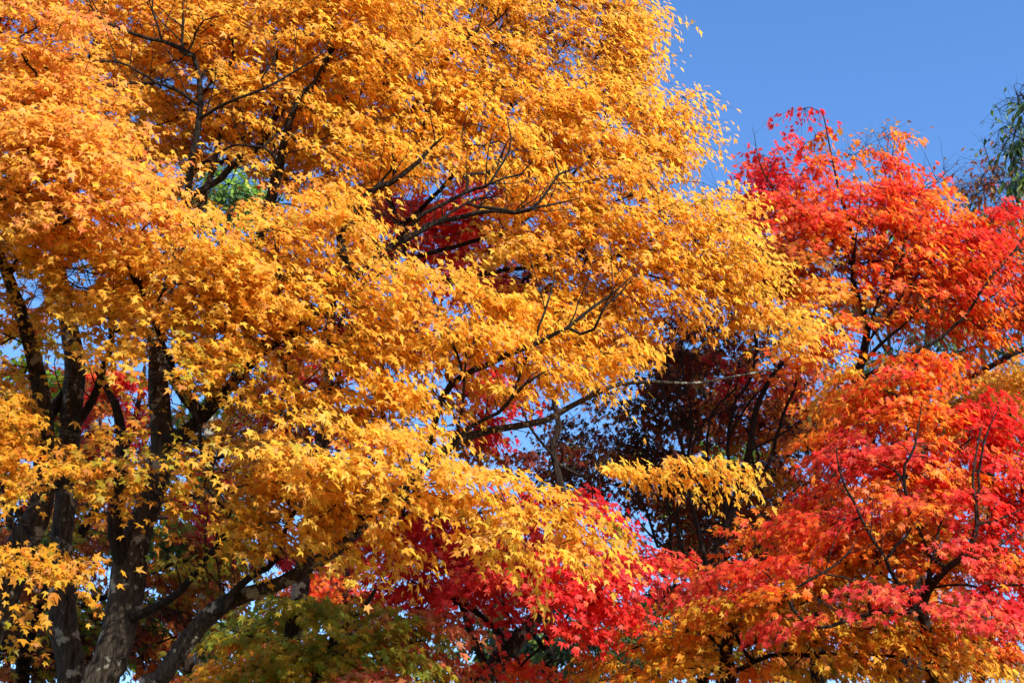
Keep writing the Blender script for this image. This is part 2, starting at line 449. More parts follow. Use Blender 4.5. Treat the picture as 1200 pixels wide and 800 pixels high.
    for key in np.unique(keys):
        msk = keys == key; pl = PAL[key]; ws = np.cumsum([q[1] for q in pl]) / sum(q[1] for q in pl)
        pick = np.searchsorted(ws, np.clip(u[msk], 0, .999)); col[msk] = np.array([q[0] for q in pl])[pick]
    col *= np.exp(rng.normal(0, .13, (nL, 1))) * np.exp(rng.normal(0, .05, (nL, 3)))
    col = np.clip(col, 0, .9)
    T0, TRI, EDGE = leaf
    wide = np.clip(rng.normal(.95, .14, nL), .55, 1.25); fold = rng.normal(.12, .3, nL); skew = rng.normal(0, .12, nL)
    T3 = np.repeat(T0[None], nL, 0) * np.ones((nL, 1, 1))
    T3 = T3 * (1 + rng.normal(0, .06, (nL, len(T0), 1)))
    lz = T3[:, :, 2] * curl[:, None] + np.abs(T3[:, :, 0]) * fold[:, None]
    lx = T3[:, :, 0] * wide[:, None] + T3[:, :, 1] * skew[:, None]; ly = T3[:, :, 1]
    V = lp[:, None] + S[:, None, None] * (lx[..., None] * xx[:, None] + ly[..., None] * tip[:, None] + lz[..., None] * nn[:, None])
    nv = len(T0)
    V = V.reshape(-1, 3) - off
    F = (TRI[None] + (np.arange(nL) * nv)[:, None, None]).reshape(-1, 3)
    spot = rng.uniform(0, .35, (nL, 1, 1)) * EDGE[None, :, None]
    CV = col[:, None] * (1 - spot * np.array([.05, .45, .3])[None, None])
    mesh_object('crown', V, F, lmat, root, colours=CV.reshape(-1, 3))
    TOTAL[0] += nL
    print(name, 'sprays', ns, 'leaves', nL, 'nodes', N_)
    return root

# ------------------------------------------------------------------ the ground
m, n, N, L = mat('leaf_littered_grass')
tc = N('ShaderNodeTexCoord'); n1 = N('ShaderNodeTexNoise'); n1.inputs['Scale'].default_value = 3.5; n1.inputs['Detail'].default_value = 10
n2 = N('ShaderNodeTexVoronoi'); n2.inputs['Scale'].default_value = 11
r1 = N('ShaderNodeValToRGB'); r1.color_ramp.elements[0].color = (.05, .055, .018, 1); r1.color_ramp.elements[1].color = (.22, .10, .03, 1)
r1.color_ramp.elements[0].position = .42; r1.color_ramp.elements[1].position = .6
b = N('ShaderNodeBsdfPrincipled'); b.inputs['Roughness'].default_value = .95
bp = N('ShaderNodeBump'); bp.inputs['Distance'].default_value = .05; o = N('ShaderNodeOutputMaterial')
L(tc.outputs['Object'], n1.inputs['Vector']); L(tc.outputs['Object'], n2.inputs['Vector']); L(n1.outputs[0], r1.inputs[0]); L(r1.outputs[0], b.inputs['Base Color'])
L(n2.outputs[0], bp.inputs['Height']); L(bp.outputs[0], b.inputs['Normal']); L(b.outputs[0], o.inputs[0])
g = 60; xs = np.linspace(-1, 1, g); xs = np.sign(xs) * np.abs(xs) ** 2.2 * 900
GX, GY = np.meshgrid(xs, xs + 15)
GZ = np.clip((GY - 45) * .05, 0, 9) * .0 + .10 * np.sin(GX * .35) * np.cos(GY * .3) * np.exp(-(GX ** 2 + GY ** 2) / 3000)
gv = np.stack([GX, GY, GZ - .02], -1).reshape(-1, 3)
i = np.arange(g - 1)[:, None] * g + np.arange(g - 1)[None]
gq = np.stack([i, i + 1, i + g + 1, i + g], -1).reshape(-1, 4)
ground = mesh_object('ground', gv, None, m, None, smooth=True, quads=gq); tag(ground, kind='structure')

# ------------------------------------------------------------------ the trees, nearest first
FRONT = 'golden maples at the front'
SUNNY[FRONT] = [(490, 262, 11, .38, .75), (560, 240, 11, .34, .75), (600, 320, 11, .26, .75), (148, 742, 9.0, .13, .93), (155, 700, 9.0, .09, .93), (132, 785, 9.0, .12, .93), (290, 693, 8.7, .10, .93), (245, 722, 8.8, .08, .9),
    (186, 560, 9.1, .07, .9), (78, 620, 10.2, .07, .9)]
# gaps in the golden crowns through which the trees and the sky behind show
HOLES[FRONT] = [(266, 216, 36, 24, .9), (488, 245, 62, 22, .8), (560, 222, 34, 12, .7), (530, 272, 40, 26, .75), (600, 325, 26, 22, .75), (470, 288, 40, 20, .6), (675, 505, 72, 40, .93), (850, 462, 92, 62, .96), (800, 625, 60, 34, .9), (930, 560, 30, 60, .95),
    (96, 322, 20, 20, .85), (40, 345, 14, 20, .85), (190, 96, 14, 9, .8), (74, 250, 10, 10, .7), (82, 470, 30, 56, .85), (190, 450, 20, 56, .75), (130, 500, 60, 40, .6), (40, 420, 40, 40, .5), (250, 490, 40, 30, .5), (60, 600, 50, 30, .5), (200, 600, 50, 30, .5), (150, 700, 34, 70, .75), (75, 600, 20, 50, .8), (80, 740, 20, 60, .8), (260, 720, 60, 50, .7), (330, 665, 26, 16, .8),
    (370, 515, 40, 22, .6), (340, 490, 30, 20, .5), (390, 385, 26, 22, .6), (145, 450, 18, 16, .5), (640, 335, 14, 12, .7), (618, 322, 8, 10, .7), (490, 90, 16, 9, .6), (610, 490, 40, 26, .6), (500, 615, 60, 14, .45), (830, 200, 12, 9, .9), (560, 470, 26, 14, .4)]
# tree with the orange tinged crown entering from the left
build_tree('maple_tree', 'leftmost dark trunk at the frame edge whose salmon-orange crown fills the upper left corner', 'maple tree', 11,
    [[(-40, 820, 9.6, 22), (0, 700, 9.6, 20), (25, 640, 9.6, 18), (48, 590, 9.6, 14), (52, 500, 9.5, 11), (40, 420, 9.4, 9), (12, 330, 9.3, 7), (-20, 240, 9.2, 5), (-40, 100, 9.1, 3)],
     [(-10, 640, 9.4, 5), (-5, 570, 9.2, 5), (14, 590, 9.1, 4), (36, 630, 9.0, 4), (50, 655, 8.9, 3)],
     [(25, 355, 9.1, 5), (8, 320, 8.9, 5), (-10, 290, 8.7, 4)],
     [(-30, 238, 8.4, 3.5), (5, 228, 8.2, 3), (35, 217, 8.1, 2.5), (60, 210, 8.1, 1.6), (66, 198, 8.1, 1)]],
    [(10, 60, 110, 120, 8.3, .7, 2.9, 'peach'), (50, 160, 100, 70, 8.0, .5, 2.8, 'peach'), (110, 205, 100, 45, 7.9, .4, 2.6, 'peach'),
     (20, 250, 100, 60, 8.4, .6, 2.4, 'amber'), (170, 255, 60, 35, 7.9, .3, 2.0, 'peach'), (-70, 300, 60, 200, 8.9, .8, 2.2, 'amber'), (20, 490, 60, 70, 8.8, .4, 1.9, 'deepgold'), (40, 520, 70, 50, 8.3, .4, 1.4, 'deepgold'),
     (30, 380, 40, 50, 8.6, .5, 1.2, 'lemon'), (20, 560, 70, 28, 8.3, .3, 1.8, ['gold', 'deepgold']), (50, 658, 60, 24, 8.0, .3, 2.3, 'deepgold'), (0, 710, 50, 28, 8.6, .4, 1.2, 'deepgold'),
     (-20, -60, 170, 70, 8.8, .9, 2.0, 'peach'), (-110, 60, 60, 120, 8.8, .8, 2, 'peach')],
    leaf=LEAF5, size=.051, group=FRONT)

# second tree: straight dark trunk, big golden crown above
build_tree('maple_tree', 'straight dark trunk, second from the left, its golden crown spreading over the top left', 'maple tree', 22,
    [[(82, 830, 10.4, 17), (76, 740, 10.4, 16), (72, 690, 10.4, 15), (72, 640, 10.4, 13), (76, 590, 10.4, 12), (80, 540, 10.4, 12), (83, 480, 10.3, 13), (88, 430, 10.3, 12), (80, 380, 10.3, 10), (70, 330, 10.3, 9), (68, 280, 10.2, 7), (76, 200, 10.2, 5), (95, 110, 10.1, 4), (120, 20, 10.1, 3), (140, -60, 10, 2)],
     [(62, 560, 10.3, 10), (50, 530, 10.3, 10), (62, 490, 10.3, 9), (80, 455, 10.3, 8)],
     [(90, 500, 10.2, 6), (105, 470, 10.2, 6), (120, 430, 10, 5), (130, 400, 9.8, 4), (128, 360, 9.6, 3)],
     [(190, 380, 9.8, 6), (205, 300, 9.5, 6), (215, 240, 9.0, 5.5), (222, 190, 8.8, 5.2), (235, 135, 8.7, 5), (230, 90, 8.7, 4), (222, 65, 8.6, 3.6), (200, 53, 8.6, 3.4), (188, 48, 8.6, 2.6), (140, 33, 8.5, 2.5), (115, 20, 8.5, 2), (97, -5, 8.4, 1.6)],
     [(236, 128, 8.6, 3), (270, 118, 8.5, 2.4), (310, 103, 8.4, 2), (345, 85, 8.4, 1.7), (375, 65, 8.3, 1.2), (390, 40, 8.3, .8)],
     [(231, 112, 8.6, 3), (195, 98, 8.5, 2.6), (150, 95, 8.5, 2.2), (130, 99, 8.4, 1.8), (95, 90, 8.4, 1.4), (60, 82, 8.4, 1.2), (42, 70, 8.4, .8)],
     [(176, 97, 8.5, 2), (160, 84, 8.4, 1.8), (135, 75, 8.4, 1.6), (90, 72, 8.4, 1.4), (40, 69, 8.4, .9)],
     [(215, 60, 8.5, 2.2), (217, 30, 8.4, 2), (215, -5, 8.4, 1.4)], [(188, 48, 8.5, 1.8), (178, 12, 8.4, 1.6), (180, -8, 8.4, 1)],
     [(222, 55, 8.5, 1.6), (236, 25, 8.4, 1.4), (262, 18, 8.4, 1)],
     [(306, 110, 8.4, 1.4), (304, 90, 8.3, 1.2), (320, 70, 8.3, .9), (322, 45, 8.3, .7)],
     [(240, 480, 9.9, 9), (268, 380, 9.6, 8), (300, 270, 9.2, 8), (316, 215, 9.0, 8), (326, 185, 9.0, 6), (337, 148, 8.9, 5), (353, 112, 8.8, 4), (368, 95, 8.8, 2.5), (385, 60, 8.8, 1.6)],
     [(325, 192, 8.8, 2.5), (308, 172, 8.7, 2.2), (290, 170, 8.7, 2), (268, 172, 8.7, 1.7), (240, 188, 8.7, 1.2)],
     [(318, 160, 8.7, 1.8), (332, 148, 8.7, 1.6), (345, 120, 8.6, 1.2)],
     [(140, 272, 8.6, 1.6), (165, 330, 8.4, 3)][::-1] + [],
     [(213, 433, 8.7, 3.2), (195, 400, 8.6, 3), (183, 372, 8.5, 2.6), (165, 332, 8.4, 2.2), (150, 297, 8.4, 1.8), (140, 270, 8.4, 1.2)],
     [(230, 412, 8.5, 2.2), (218, 392, 8.4, 1.8), (205, 378, 8.4, 1.2), (198, 360, 8.4, .8)],
     ],
    [(190, 40, 120, 80, 9.6, .9, 2.2, 'amber'), (330, 50, 120, 90, 9.4, .9, 2.6, 'gold'), (110, 130, 110, 80, 9.7, .8, 1.7, 'gold'), (300, 160, 90, 60, 9.6, .7, 1.7, 'amber'),
     (430, 40, 110, 90, 9.3, .8, 2.8, 'gold'), (380, 170, 90, 60, 9.1, .7, 2.2, 'gold'), (190, 200, 70, 50, 9.8, .5, 1.2, 'amber'),
     (100, 300, 80, 60, 9.2, .6, 1.3, 'amber'), (150, 350, 90, 45, 9.3, .6, 1.3, 'deepgold'), (230, 320, 130, 45, 8.3, .5, 2.5, 'gold'), (300, 280, 70, 30, 8.2, .4, 2.2, 'lemon'),
     (180, 390, 90, 30, 8.7, .5, 2.2, 'amber'), (120, 340, 60, 35, 8.4, .5, 1.8, 'gold'), (250, -50, 260, 60, 9.6, 1.0, 2.0, 'amber'), (130, 250, 60, 30, 9.0, .5, 1.4, 'gold'),
     (240, 130, 100, 60, 10.3, .5, 1.0, 'deepgold'), (440, 230, 60, 50, 8.9, .5, 1.6, 'amber')],
    leaf=LEAF5, size=.051, group=FRONT)

# third tree: forked trunk with pale dappled bark, crown over the centre left
build_tree('maple_tree', 'forked trunk with pale sunlit bark near the bottom left, golden crown over the centre left', 'maple tree', 33,
    [[(112, 830, 9.2, 22), (128, 780, 9.2, 21), (143, 725, 9.2, 20), (150, 685, 9.2, 20), (152, 660, 9.2, 19), (165, 612, 9.2, 15), (184, 565, 9.2, 14), (190, 520, 9.2, 13), (187, 470, 9.2, 12), (184, 420, 9.2, 10), (188, 370, 9.2, 8), (210, 300, 9.2, 6), (240, 230, 9.2, 4), (260, 150, 9.2, 3)],
     [(148, 672, 9.1, 13), (132, 625, 9.1, 11), (133, 585, 9.1, 10), (138, 545, 9.1, 9), (143, 505, 9.1, 8), (134, 470, 9.1, 6), (110, 430, 9.1, 5)],
     [(188, 520, 9.2, 12), (212, 515, 9.1, 11), (240, 485, 9.1, 10), (262, 462, 9.0, 9), (300, 420, 8.9, 7), (340, 395, 8.8, 6), (400, 340, 8.7, 5), (440, 300, 8.6, 4.4), (500, 265, 8.6, 4), (560, 250, 8.5, 3.2), (622, 245, 8.4, 2.6), (638, 228, 8.4, 2), (655, 205, 8.4, 1.7), (682, 196, 8.4, 1)],
     [(165, 718, 9.1, 7), (185, 706, 9.1, 6), (215, 690, 9.0, 5.5), (240, 655, 8.9, 5), (262, 625, 8.8, 4.5), (270, 580, 8.7, 3)],
     [(455, 292, 8.6, 3.4), (480, 262, 8.5, 3.2), (512, 241, 8.4, 3), (558, 224, 8.4, 2.6), (575, 216, 8.3, 2.2), (590, 190, 8.3, 1.8), (597, 162, 8.3, 1.4), (592, 132, 8.3, .9)],
     [(470, 285, 8.5, 2.6), (520, 258, 8.4, 2.2), (560, 234, 8.4, 1.8), (590, 231, 8.4, 1.2)],
     [(560, 246, 8.4, 2.6), (600, 250, 8.4, 2.2), (640, 240, 8.4, 1.8), (680, 232, 8.4, 1.2)],
     [(585, 221, 8.3, 1.6), (612, 204, 8.3, 1.4), (623, 190, 8.2, 1)],
     [(240, 538, 8.5, 3.4), (236, 512, 8.4, 3), (230, 478, 8.4, 2.4), (226, 460, 8.4, 1.2)],
     [(318, 512, 8.4, 2.6), (330, 480, 8.3, 2.4), (338, 445, 8.3, 2.2), (340, 415, 8.2, 2), (362, 395, 8.2, 1.8), (383, 370, 8.2, 1.7), (387, 335, 8.1, 1.5), (382, 300, 8.1, 1)],
     [(332, 362, 8.2, 1.8), (328, 322, 8.1, 1.6), (322, 285, 8.1, 1.1), (318, 262, 8.1, .8)],
     [(332, 358, 8.1, 1.2), (348, 338, 8.1, 1), (362, 326, 8.1, .7)],
     [(395, 450, 8.4, 2), (392, 400, 8.3, 2), (410, 345, 8.2, 1.8), (440, 322, 8.2, 1.5), (462, 300, 8.2, 1)],
     [(400, 280, 8.8, 6), (412, 262, 8.7, 6), (430, 230, 8.7, 5), (470, 210, 8.6, 4), (500, 180, 8.6, 3), (520, 160, 8.5, 2)],
     ],
    [(330, 330, 100, 55, 8.2, .4, 2.7, 'gold'), (270, 390, 110, 45, 8.4, .4, 2.3, 'gold'), (420, 300, 70, 45, 8.2, .4, 2.4, 'lemon'), (400, 380, 90, 45, 8.1, .4, 2.2, 'gold'),
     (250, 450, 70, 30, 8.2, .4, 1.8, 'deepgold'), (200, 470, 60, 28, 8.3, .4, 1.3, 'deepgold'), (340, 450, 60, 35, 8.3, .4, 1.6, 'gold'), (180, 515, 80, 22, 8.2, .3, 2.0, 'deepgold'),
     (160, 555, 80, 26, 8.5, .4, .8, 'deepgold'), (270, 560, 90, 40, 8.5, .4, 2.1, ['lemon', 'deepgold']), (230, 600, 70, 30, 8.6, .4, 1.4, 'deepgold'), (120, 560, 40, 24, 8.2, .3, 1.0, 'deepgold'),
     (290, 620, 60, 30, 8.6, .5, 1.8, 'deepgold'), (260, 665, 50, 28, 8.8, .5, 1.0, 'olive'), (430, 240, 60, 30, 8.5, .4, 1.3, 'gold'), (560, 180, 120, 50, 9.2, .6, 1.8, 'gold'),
     (620, 225, 60, 30, 8.8, .4, 1.3, 'amber'), (165, 600, 30, 20, 8.3, .2, 1.0, 'deepgold'), (370, 250, 60, 30, 8.5, .4, 1.8, 'amber'),
     (470, 330, 60, 40, 8.2, .4, 2.2, 'lemon')],
    leaf=LEAF5, size=.051, group=FRONT)

# fourth tree: long limb leaning to the right, crown over the centre and the bottom centre
build_tree('maple_tree', 'grey trunk leaning right across the bottom left, bright yellow sprays hanging over the centre', 'maple tree', 44,
    [[(165, 830, 9.0, 11), (188, 795, 9.0, 11), (218, 752, 9.0, 11), (250, 715, 8.9, 10.5), (282, 698, 8.9, 9.5), (330, 682, 8.8, 8), (366, 660, 8.8, 8), (400, 640, 8.8, 7), (450, 590, 8.8, 6.5), (500, 545, 8.8, 6), (547, 512, 8.8, 5.0), (600, 500, 8.8, 3.8), (640, 492, 8.8, 3.6), (665, 478, 8.9, 3.3), (700, 460, 8.9, 3.0), (725, 450, 9.0, 2.5), (765, 447, 9.0, 1.9), (810, 449, 9.1, 1.5), (860, 441, 9.2, 1.2), (910, 432, 9.3, 1.4)],
     [(262, 712, 8.8, 6), (275, 690, 8.8, 6), (300, 668, 8.7, 5), (325, 655, 8.7, 4), (345, 600, 8.6, 3), (380, 560, 8.5, 2)],
     [(500, 545, 8.7, 4), (520, 470, 8.6, 5), (541, 445, 8.6, 4.6), (575, 430, 8.6, 4.2), (612, 411, 8.6, 3.6), (650, 395, 8.5, 3), (700, 360, 8.5, 2.4), (745, 320, 8.5, 1.4)],
     [(545, 512, 8.6, 3.4), (590, 482, 8.5, 3), (608, 458, 8.4, 2.6), (622, 421, 8.4, 2.1), (636, 380, 8.3, 1.9), (645, 345, 8.3, 1.5), (650, 312, 8.3, .9)],
     [(590, 480, 8.5, 3), (612, 452, 8.4, 2.6), (632, 438, 8.4, 1.8), (648, 430, 8.4, 1)],
     [(535, 502, 8.5, 2.3), (538, 480, 8.4, 2.3), (538, 445, 8.3, 2.1), (527, 405, 8.3, 1.8), (515, 372, 8.2, 1.6), (505, 338, 8.2, 1.3), (499, 318, 8.2, .8)],
     [(539, 442, 8.3, 1.8), (546, 415, 8.2, 1.6), (562, 398, 8.2, 1.2), (566, 385, 8.2, .7)],
     [(535, 430, 8.3, 1.4), (530, 400, 8.2, 1.2), (541, 385, 8.2, .8)],
     [(692, 384, 8.3, 2.2), (704, 362, 8.2, 1.9), (722, 345, 8.2, 1.6), (745, 322, 8.2, 1)],
     [(440, 602, 8.4, 3), (495, 606, 8.2, 3), (540, 605, 8.1, 2.6), (580, 600, 8.1, 2), (610, 590, 8.0, 1.5), (650, 584, 8.0, 1)],
     [(478, 585, 8.3, 3), (485, 555, 8.2, 2), (478, 530, 8.2, 1.2)],
     [(430, 606, 8.5, 5), (420, 590, 8.4, 5), (432, 560, 8.3, 3.5), (436, 520, 8.2, 2)],
     ],
    [(430, 470, 90, 45, 8.1, .4, 2.2, 'gold'), (400, 530, 90, 40, 7.9, .35, 2.8, 'lemon'), (470, 560, 100, 40, 7.8, .35, 2.8, 'lemon'), (560, 580, 90, 30, 7.9, .3, 1.9, 'lemon'), (640, 610, 80, 30, 7.8, .3, 1.7, 'lemon'),
     (650, 582, 70, 16, 8.0, .3, 1.0, 'gold'), (705, 600, 50, 18, 7.9, .25, 1.4, 'gold'), (640, 645, 70, 14, 7.7, .2, 1.8, 'lemon'), (410, 600, 80, 35, 8.1, .35, 2.3, 'gold'), (340, 570, 70, 40, 8.2, .35, 2.2, 'gold'),
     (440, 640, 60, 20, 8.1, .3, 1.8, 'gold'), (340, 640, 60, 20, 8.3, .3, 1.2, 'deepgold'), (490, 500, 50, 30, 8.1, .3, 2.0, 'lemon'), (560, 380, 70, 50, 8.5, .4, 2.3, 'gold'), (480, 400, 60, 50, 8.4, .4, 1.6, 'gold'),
     (530, 460, 60, 25, 8.5, .3, 1.5, 'gold'), (620, 400, 60, 50, 8.7, .4, 2.0, 'gold'), (690, 430, 50, 25, 8.7, .3, 1.6, 'gold'), (760, 420, 40, 22, 8.8, .3, 1.8, 'gold'), (710, 432, 60, 16, 8.6, .3, 1.4, 'gold'), (640, 455, 40, 16, 8.6, .3, 1.0, 'gold'), (600, 470, 50, 18, 8.7, .3, 1.2, 'gold'),
     (800, 553, 60, 10, 8.2, .2, 2.8, 'gold'), (850, 558, 46, 10, 8.2, .2, 2.4, 'gold'), (880, 556, 20, 7, 8.2, .15, 1.6, 'amber'), (760, 558, 36, 12, 8.2, .2, 1.8, 'gold'), (760, 628, 22, 14, 8.2, .2, 1.2, 'deepgold'), (700, 640, 50, 16, 7.8, .2, 1.2, 'gold')],
    leaf=LEAF5, size=.054, group=FRONT, spray=.46)

# fifth tree: tall golden crown of the upper middle, trunk hidden behind the others
build_tree('maple_tree', 'tall golden crown of the upper middle whose right edge stands against the blue sky', 'maple tree', 55,
    [[(330, 830, 11.4, 11), (350, 700, 11.4, 10), (372, 560, 11.4, 10), (385, 440, 11.3, 6), (392, 330, 11.2, 5), (420, 240, 11.1, 4.5), (470, 150, 10.8, 3.5), (530, 60, 10.6, 2.5), (590, -30, 10.5, 3)],
     [(430, 232, 10.6, 4.2), (470, 195, 10.2, 3.6), (500, 110, 9.8, 2.7), (522, 66, 9.5, 2.4), (552, 43, 9.4, 2), (582, 24, 9.4, 1.4), (610, -5, 9.4, 0.96)],
     [(546, 44, 9.3, 1.2), (552, 20, 9.3, 0.96), (555, -5, 9.3, 0.6)],
     [(470, 260, 10.6, 3.6), (560, 170, 10.1, 2.4), (614, 105, 9.7, 1.8), (640, 78, 9.6, 1.4), (660, 50, 9.6, 1.1), (672, 22, 9.6, 0.6)],
     [(480, 300, 10.6, 3.6), (600, 260, 10.3, 2.7), (690, 180, 10, 1.8), (705, 160, 9.9, 1.4), (712, 120, 9.9, 0.96), (716, 85, 9.9, 0.6)],
     [(480, 330, 10.6, 3.6), (600, 310, 10.1, 3), (680, 290, 9.8, 2), (700, 250, 9.7, 1.6), (735, 230, 9.7, 1.1), (775, 215, 9.7, 0.6)],
     [(680, 300, 9.6, 1.8), (730, 300, 9.5, 1.6), (770, 270, 9.5, 1.3), (785, 250, 9.5, 0.96), (790, 228, 9.5, 0.6)],
     [(690, 310, 9.6, 2), (780, 330, 9.7, 1.6), (850, 340, 9.8, 1.2), (920, 370, 9.9, 0.84), (970, 400, 9.9, 0.6)],
     [(700, 285, 9.5, 1.4), (780, 290, 9.5, 1.2), (840, 270, 9.5, 0.96), (858, 232, 9.5, 0.6)],
     [(760, 200, 9.7, 1.2), (790, 170, 9.7, 0.9), (815, 140, 9.7, 0.54)]],
    [(540, 50, 100, 90, 10.0, .9, 2.6, 'gold'), (660, 50, 90, 90, 10.0, .9, 2.7, ['gold', 'amber']), (738, 45, 40, 80, 10.1, .7, 2.7, ['amber', 'gold']), (752, 60, 22, 60, 10.1, .5, 2.2, 'amber'), (755, 115, 24, 40, 10.0, .5, 2.4, 'amber'), (480, 130, 90, 60, 10.3, .8, 2.0, 'gold'), (600, 140, 110, 60, 9.9, .9, 2.4, 'gold'),
     (700, 160, 80, 60, 9.8, .8, 2.8, ['gold', 'amber']), (780, 170, 46, 54, 9.8, .6, 2.9, 'amber'), (806, 165, 26, 36, 9.8, .4, 2.8, ['gold', 'amber']), (560, 290, 40, 30, 9.2, .4, .5, 'gold'), (660, 250, 80, 60, 9.6, .7, 2.4, 'gold'), (640, 300, 60, 40, 10.3, .5, 1.8, 'amber'), (720, 380, 80, 34, 10.2, .5, 1.6, 'amber'),
     (760, 250, 70, 60, 9.5, .7, 2.7, 'gold'), (835, 255, 42, 30, 9.5, .5, 2.5, 'gold'), (862, 240, 34, 16, 9.6, .4, 2.0, 'lemon'), (815, 120, 22, 14, 9.8, .3, 1.2, 'amber'), (690, 330, 80, 50, 9.3, .6, 2.9, 'gold'), (640, 370, 50, 36, 9.4, .5, 2.0, 'gold'), (780, 320, 80, 40, 9.3, .5, 2.8, 'gold'), (860, 300, 55, 45, 9.5, .5, 2.5, 'lemon'),
     (700, 395, 80, 26, 9.2, .4, 2.2, 'gold'), (790, 375, 50, 20, 9.3, .4, 1.8, 'gold'), (880, 340, 50, 28, 9.6, .4, 2.5, ['gold', 'lemon']), (930, 378, 45, 20, 9.7, .35, 2.2, 'gold'), (965, 402, 28, 16, 9.8, .3, 2.0, 'gold'),
     (600, -50, 160, 60, 10.2, 1.0, 2.2, 'amber'), (400, 120, 60, 60, 10.5, .7, 1.2, 'amber'), (640, 310, 40, 40, 9.4, .5, 1.2, 'gold')],
    leaf=LEAF5, size=.051, group=FRONT)

MID = 'red and orange maples behind the golden ones'
# red maple seen through the golden sprays
build_tree('maple_tree', 'red maple with a slanting dark trunk at the bottom centre, under the hanging yellow sprays', 'maple tree', 66,
    [[(545, 840, 12.6, 12), (572, 790, 12.6, 11), (592, 765, 12.6, 11), (618, 737, 12.6, 9), (634, 714, 12.6, 8), (665, 693, 12.6, 6), (682, 660, 12.6, 5), (655, 560, 12.7, 4.4), (648, 520, 12.7, 4), (655, 500, 12.7, 3.4), (640, 440, 12.8, 2.6), (600, 370, 12.9, 2)],
     [(600, 755, 12.5, 5), (560, 720, 12.5, 4), (520, 700, 12.5, 3.4), (470, 712, 12.5, 3), (435, 735, 12.5, 2)],
     [(570, 775, 12.6, 6), (500, 600, 12.8, 5), (450, 480, 13, 4), (470, 350, 13.2, 3.4), (500, 260, 13.3, 2.4)],
     [(540, 720, 12.5, 2.4), (505, 690, 12.4, 2), (470, 675, 12.4, 1.5)],
     [(672, 690, 12.5, 4), (720, 660, 12.4, 3), (770, 650, 12.3, 2)],
     [(650, 540, 12.6, 3), (690, 560, 12.6, 2.6), (720, 520, 12.5, 2)], [(648, 530, 12.6, 2.4), (620, 500, 12.6, 2), (610, 470, 12.6, 1.4)]],
    [(520, 625, 80, 34, 12.0, .5, 2.3, 'scarlet'), (600, 655, 90, 34, 10.9, .5, 2.4, ['scarlet', 'crimson']), (680, 675, 90, 36, 10.7, .5, 2.4, ['rose', 'crimson']), (440, 640, 70, 36, 12.2, .5, 1.8, 'vermilion'), (450, 695, 60, 26, 12.1, .5, 2.0, 'scarlet'), (515, 695, 50, 18, 12.2, .4, 1.5, 'scarlet'),
     (560, 670, 70, 30, 11.7, .4, 2.3, 'scarlet'), (690, 722, 60, 24, 10.7, .4, 2.4, 'scarlet'), (640, 610, 110, 30, 12.2, .5, 1.5, 'crimson'), (600, 730, 40, 16, 11.6, .3, 1.0, 'crimson'),
     (760, 672, 56, 24, 11.3, .4, 2.2, 'rose'), (730, 625, 30, 18, 11.8, .4, 1.3, 'crimson'), (560, 240, 60, 36, 11.2, .4, 2.2, ['rose', 'scarlet']), (500, 270, 80, 44, 11.2, .4, 2.2, ['scarlet', 'rose']), (598, 325, 42, 34, 11.2, .4, 2.4, 'rose'), (540, 320, 40, 26, 12.8, .4, 1.8, 'scarlet'),  # brighter reds painted in for sunlight that the golden crowns block
     (445, 250, 50, 40, 13, .5, 1.4, 'crimson'), (440, 385, 60, 40, 13, .5, 1.3, 'crimson'), (330, 480, 60, 40, 13, .5, 1.1, 'crimson'), (400, 410, 40, 25, 12.8, .4, 1.4, 'scarlet'), (300, 500, 60, 40, 13, .5, 1.2, 'rust'),
     (610, 490, 34, 36, 12.6, .4, 1.4, 'crimson'), (560, 440, 60, 30, 12.9, .4, 1.2, 'scarlet'), (580, 785, 50, 20, 11.6, .3, 2.2, 'vermilion'), (545, 520, 40, 40, 13, .4, .8, 'rust'), (660, 550, 40, 20, 12.8, .3, .5, 'maroon')],
    leaf=LEAF7, size=.066, group=MID, dense=1.75, bark=BARK_DARK)

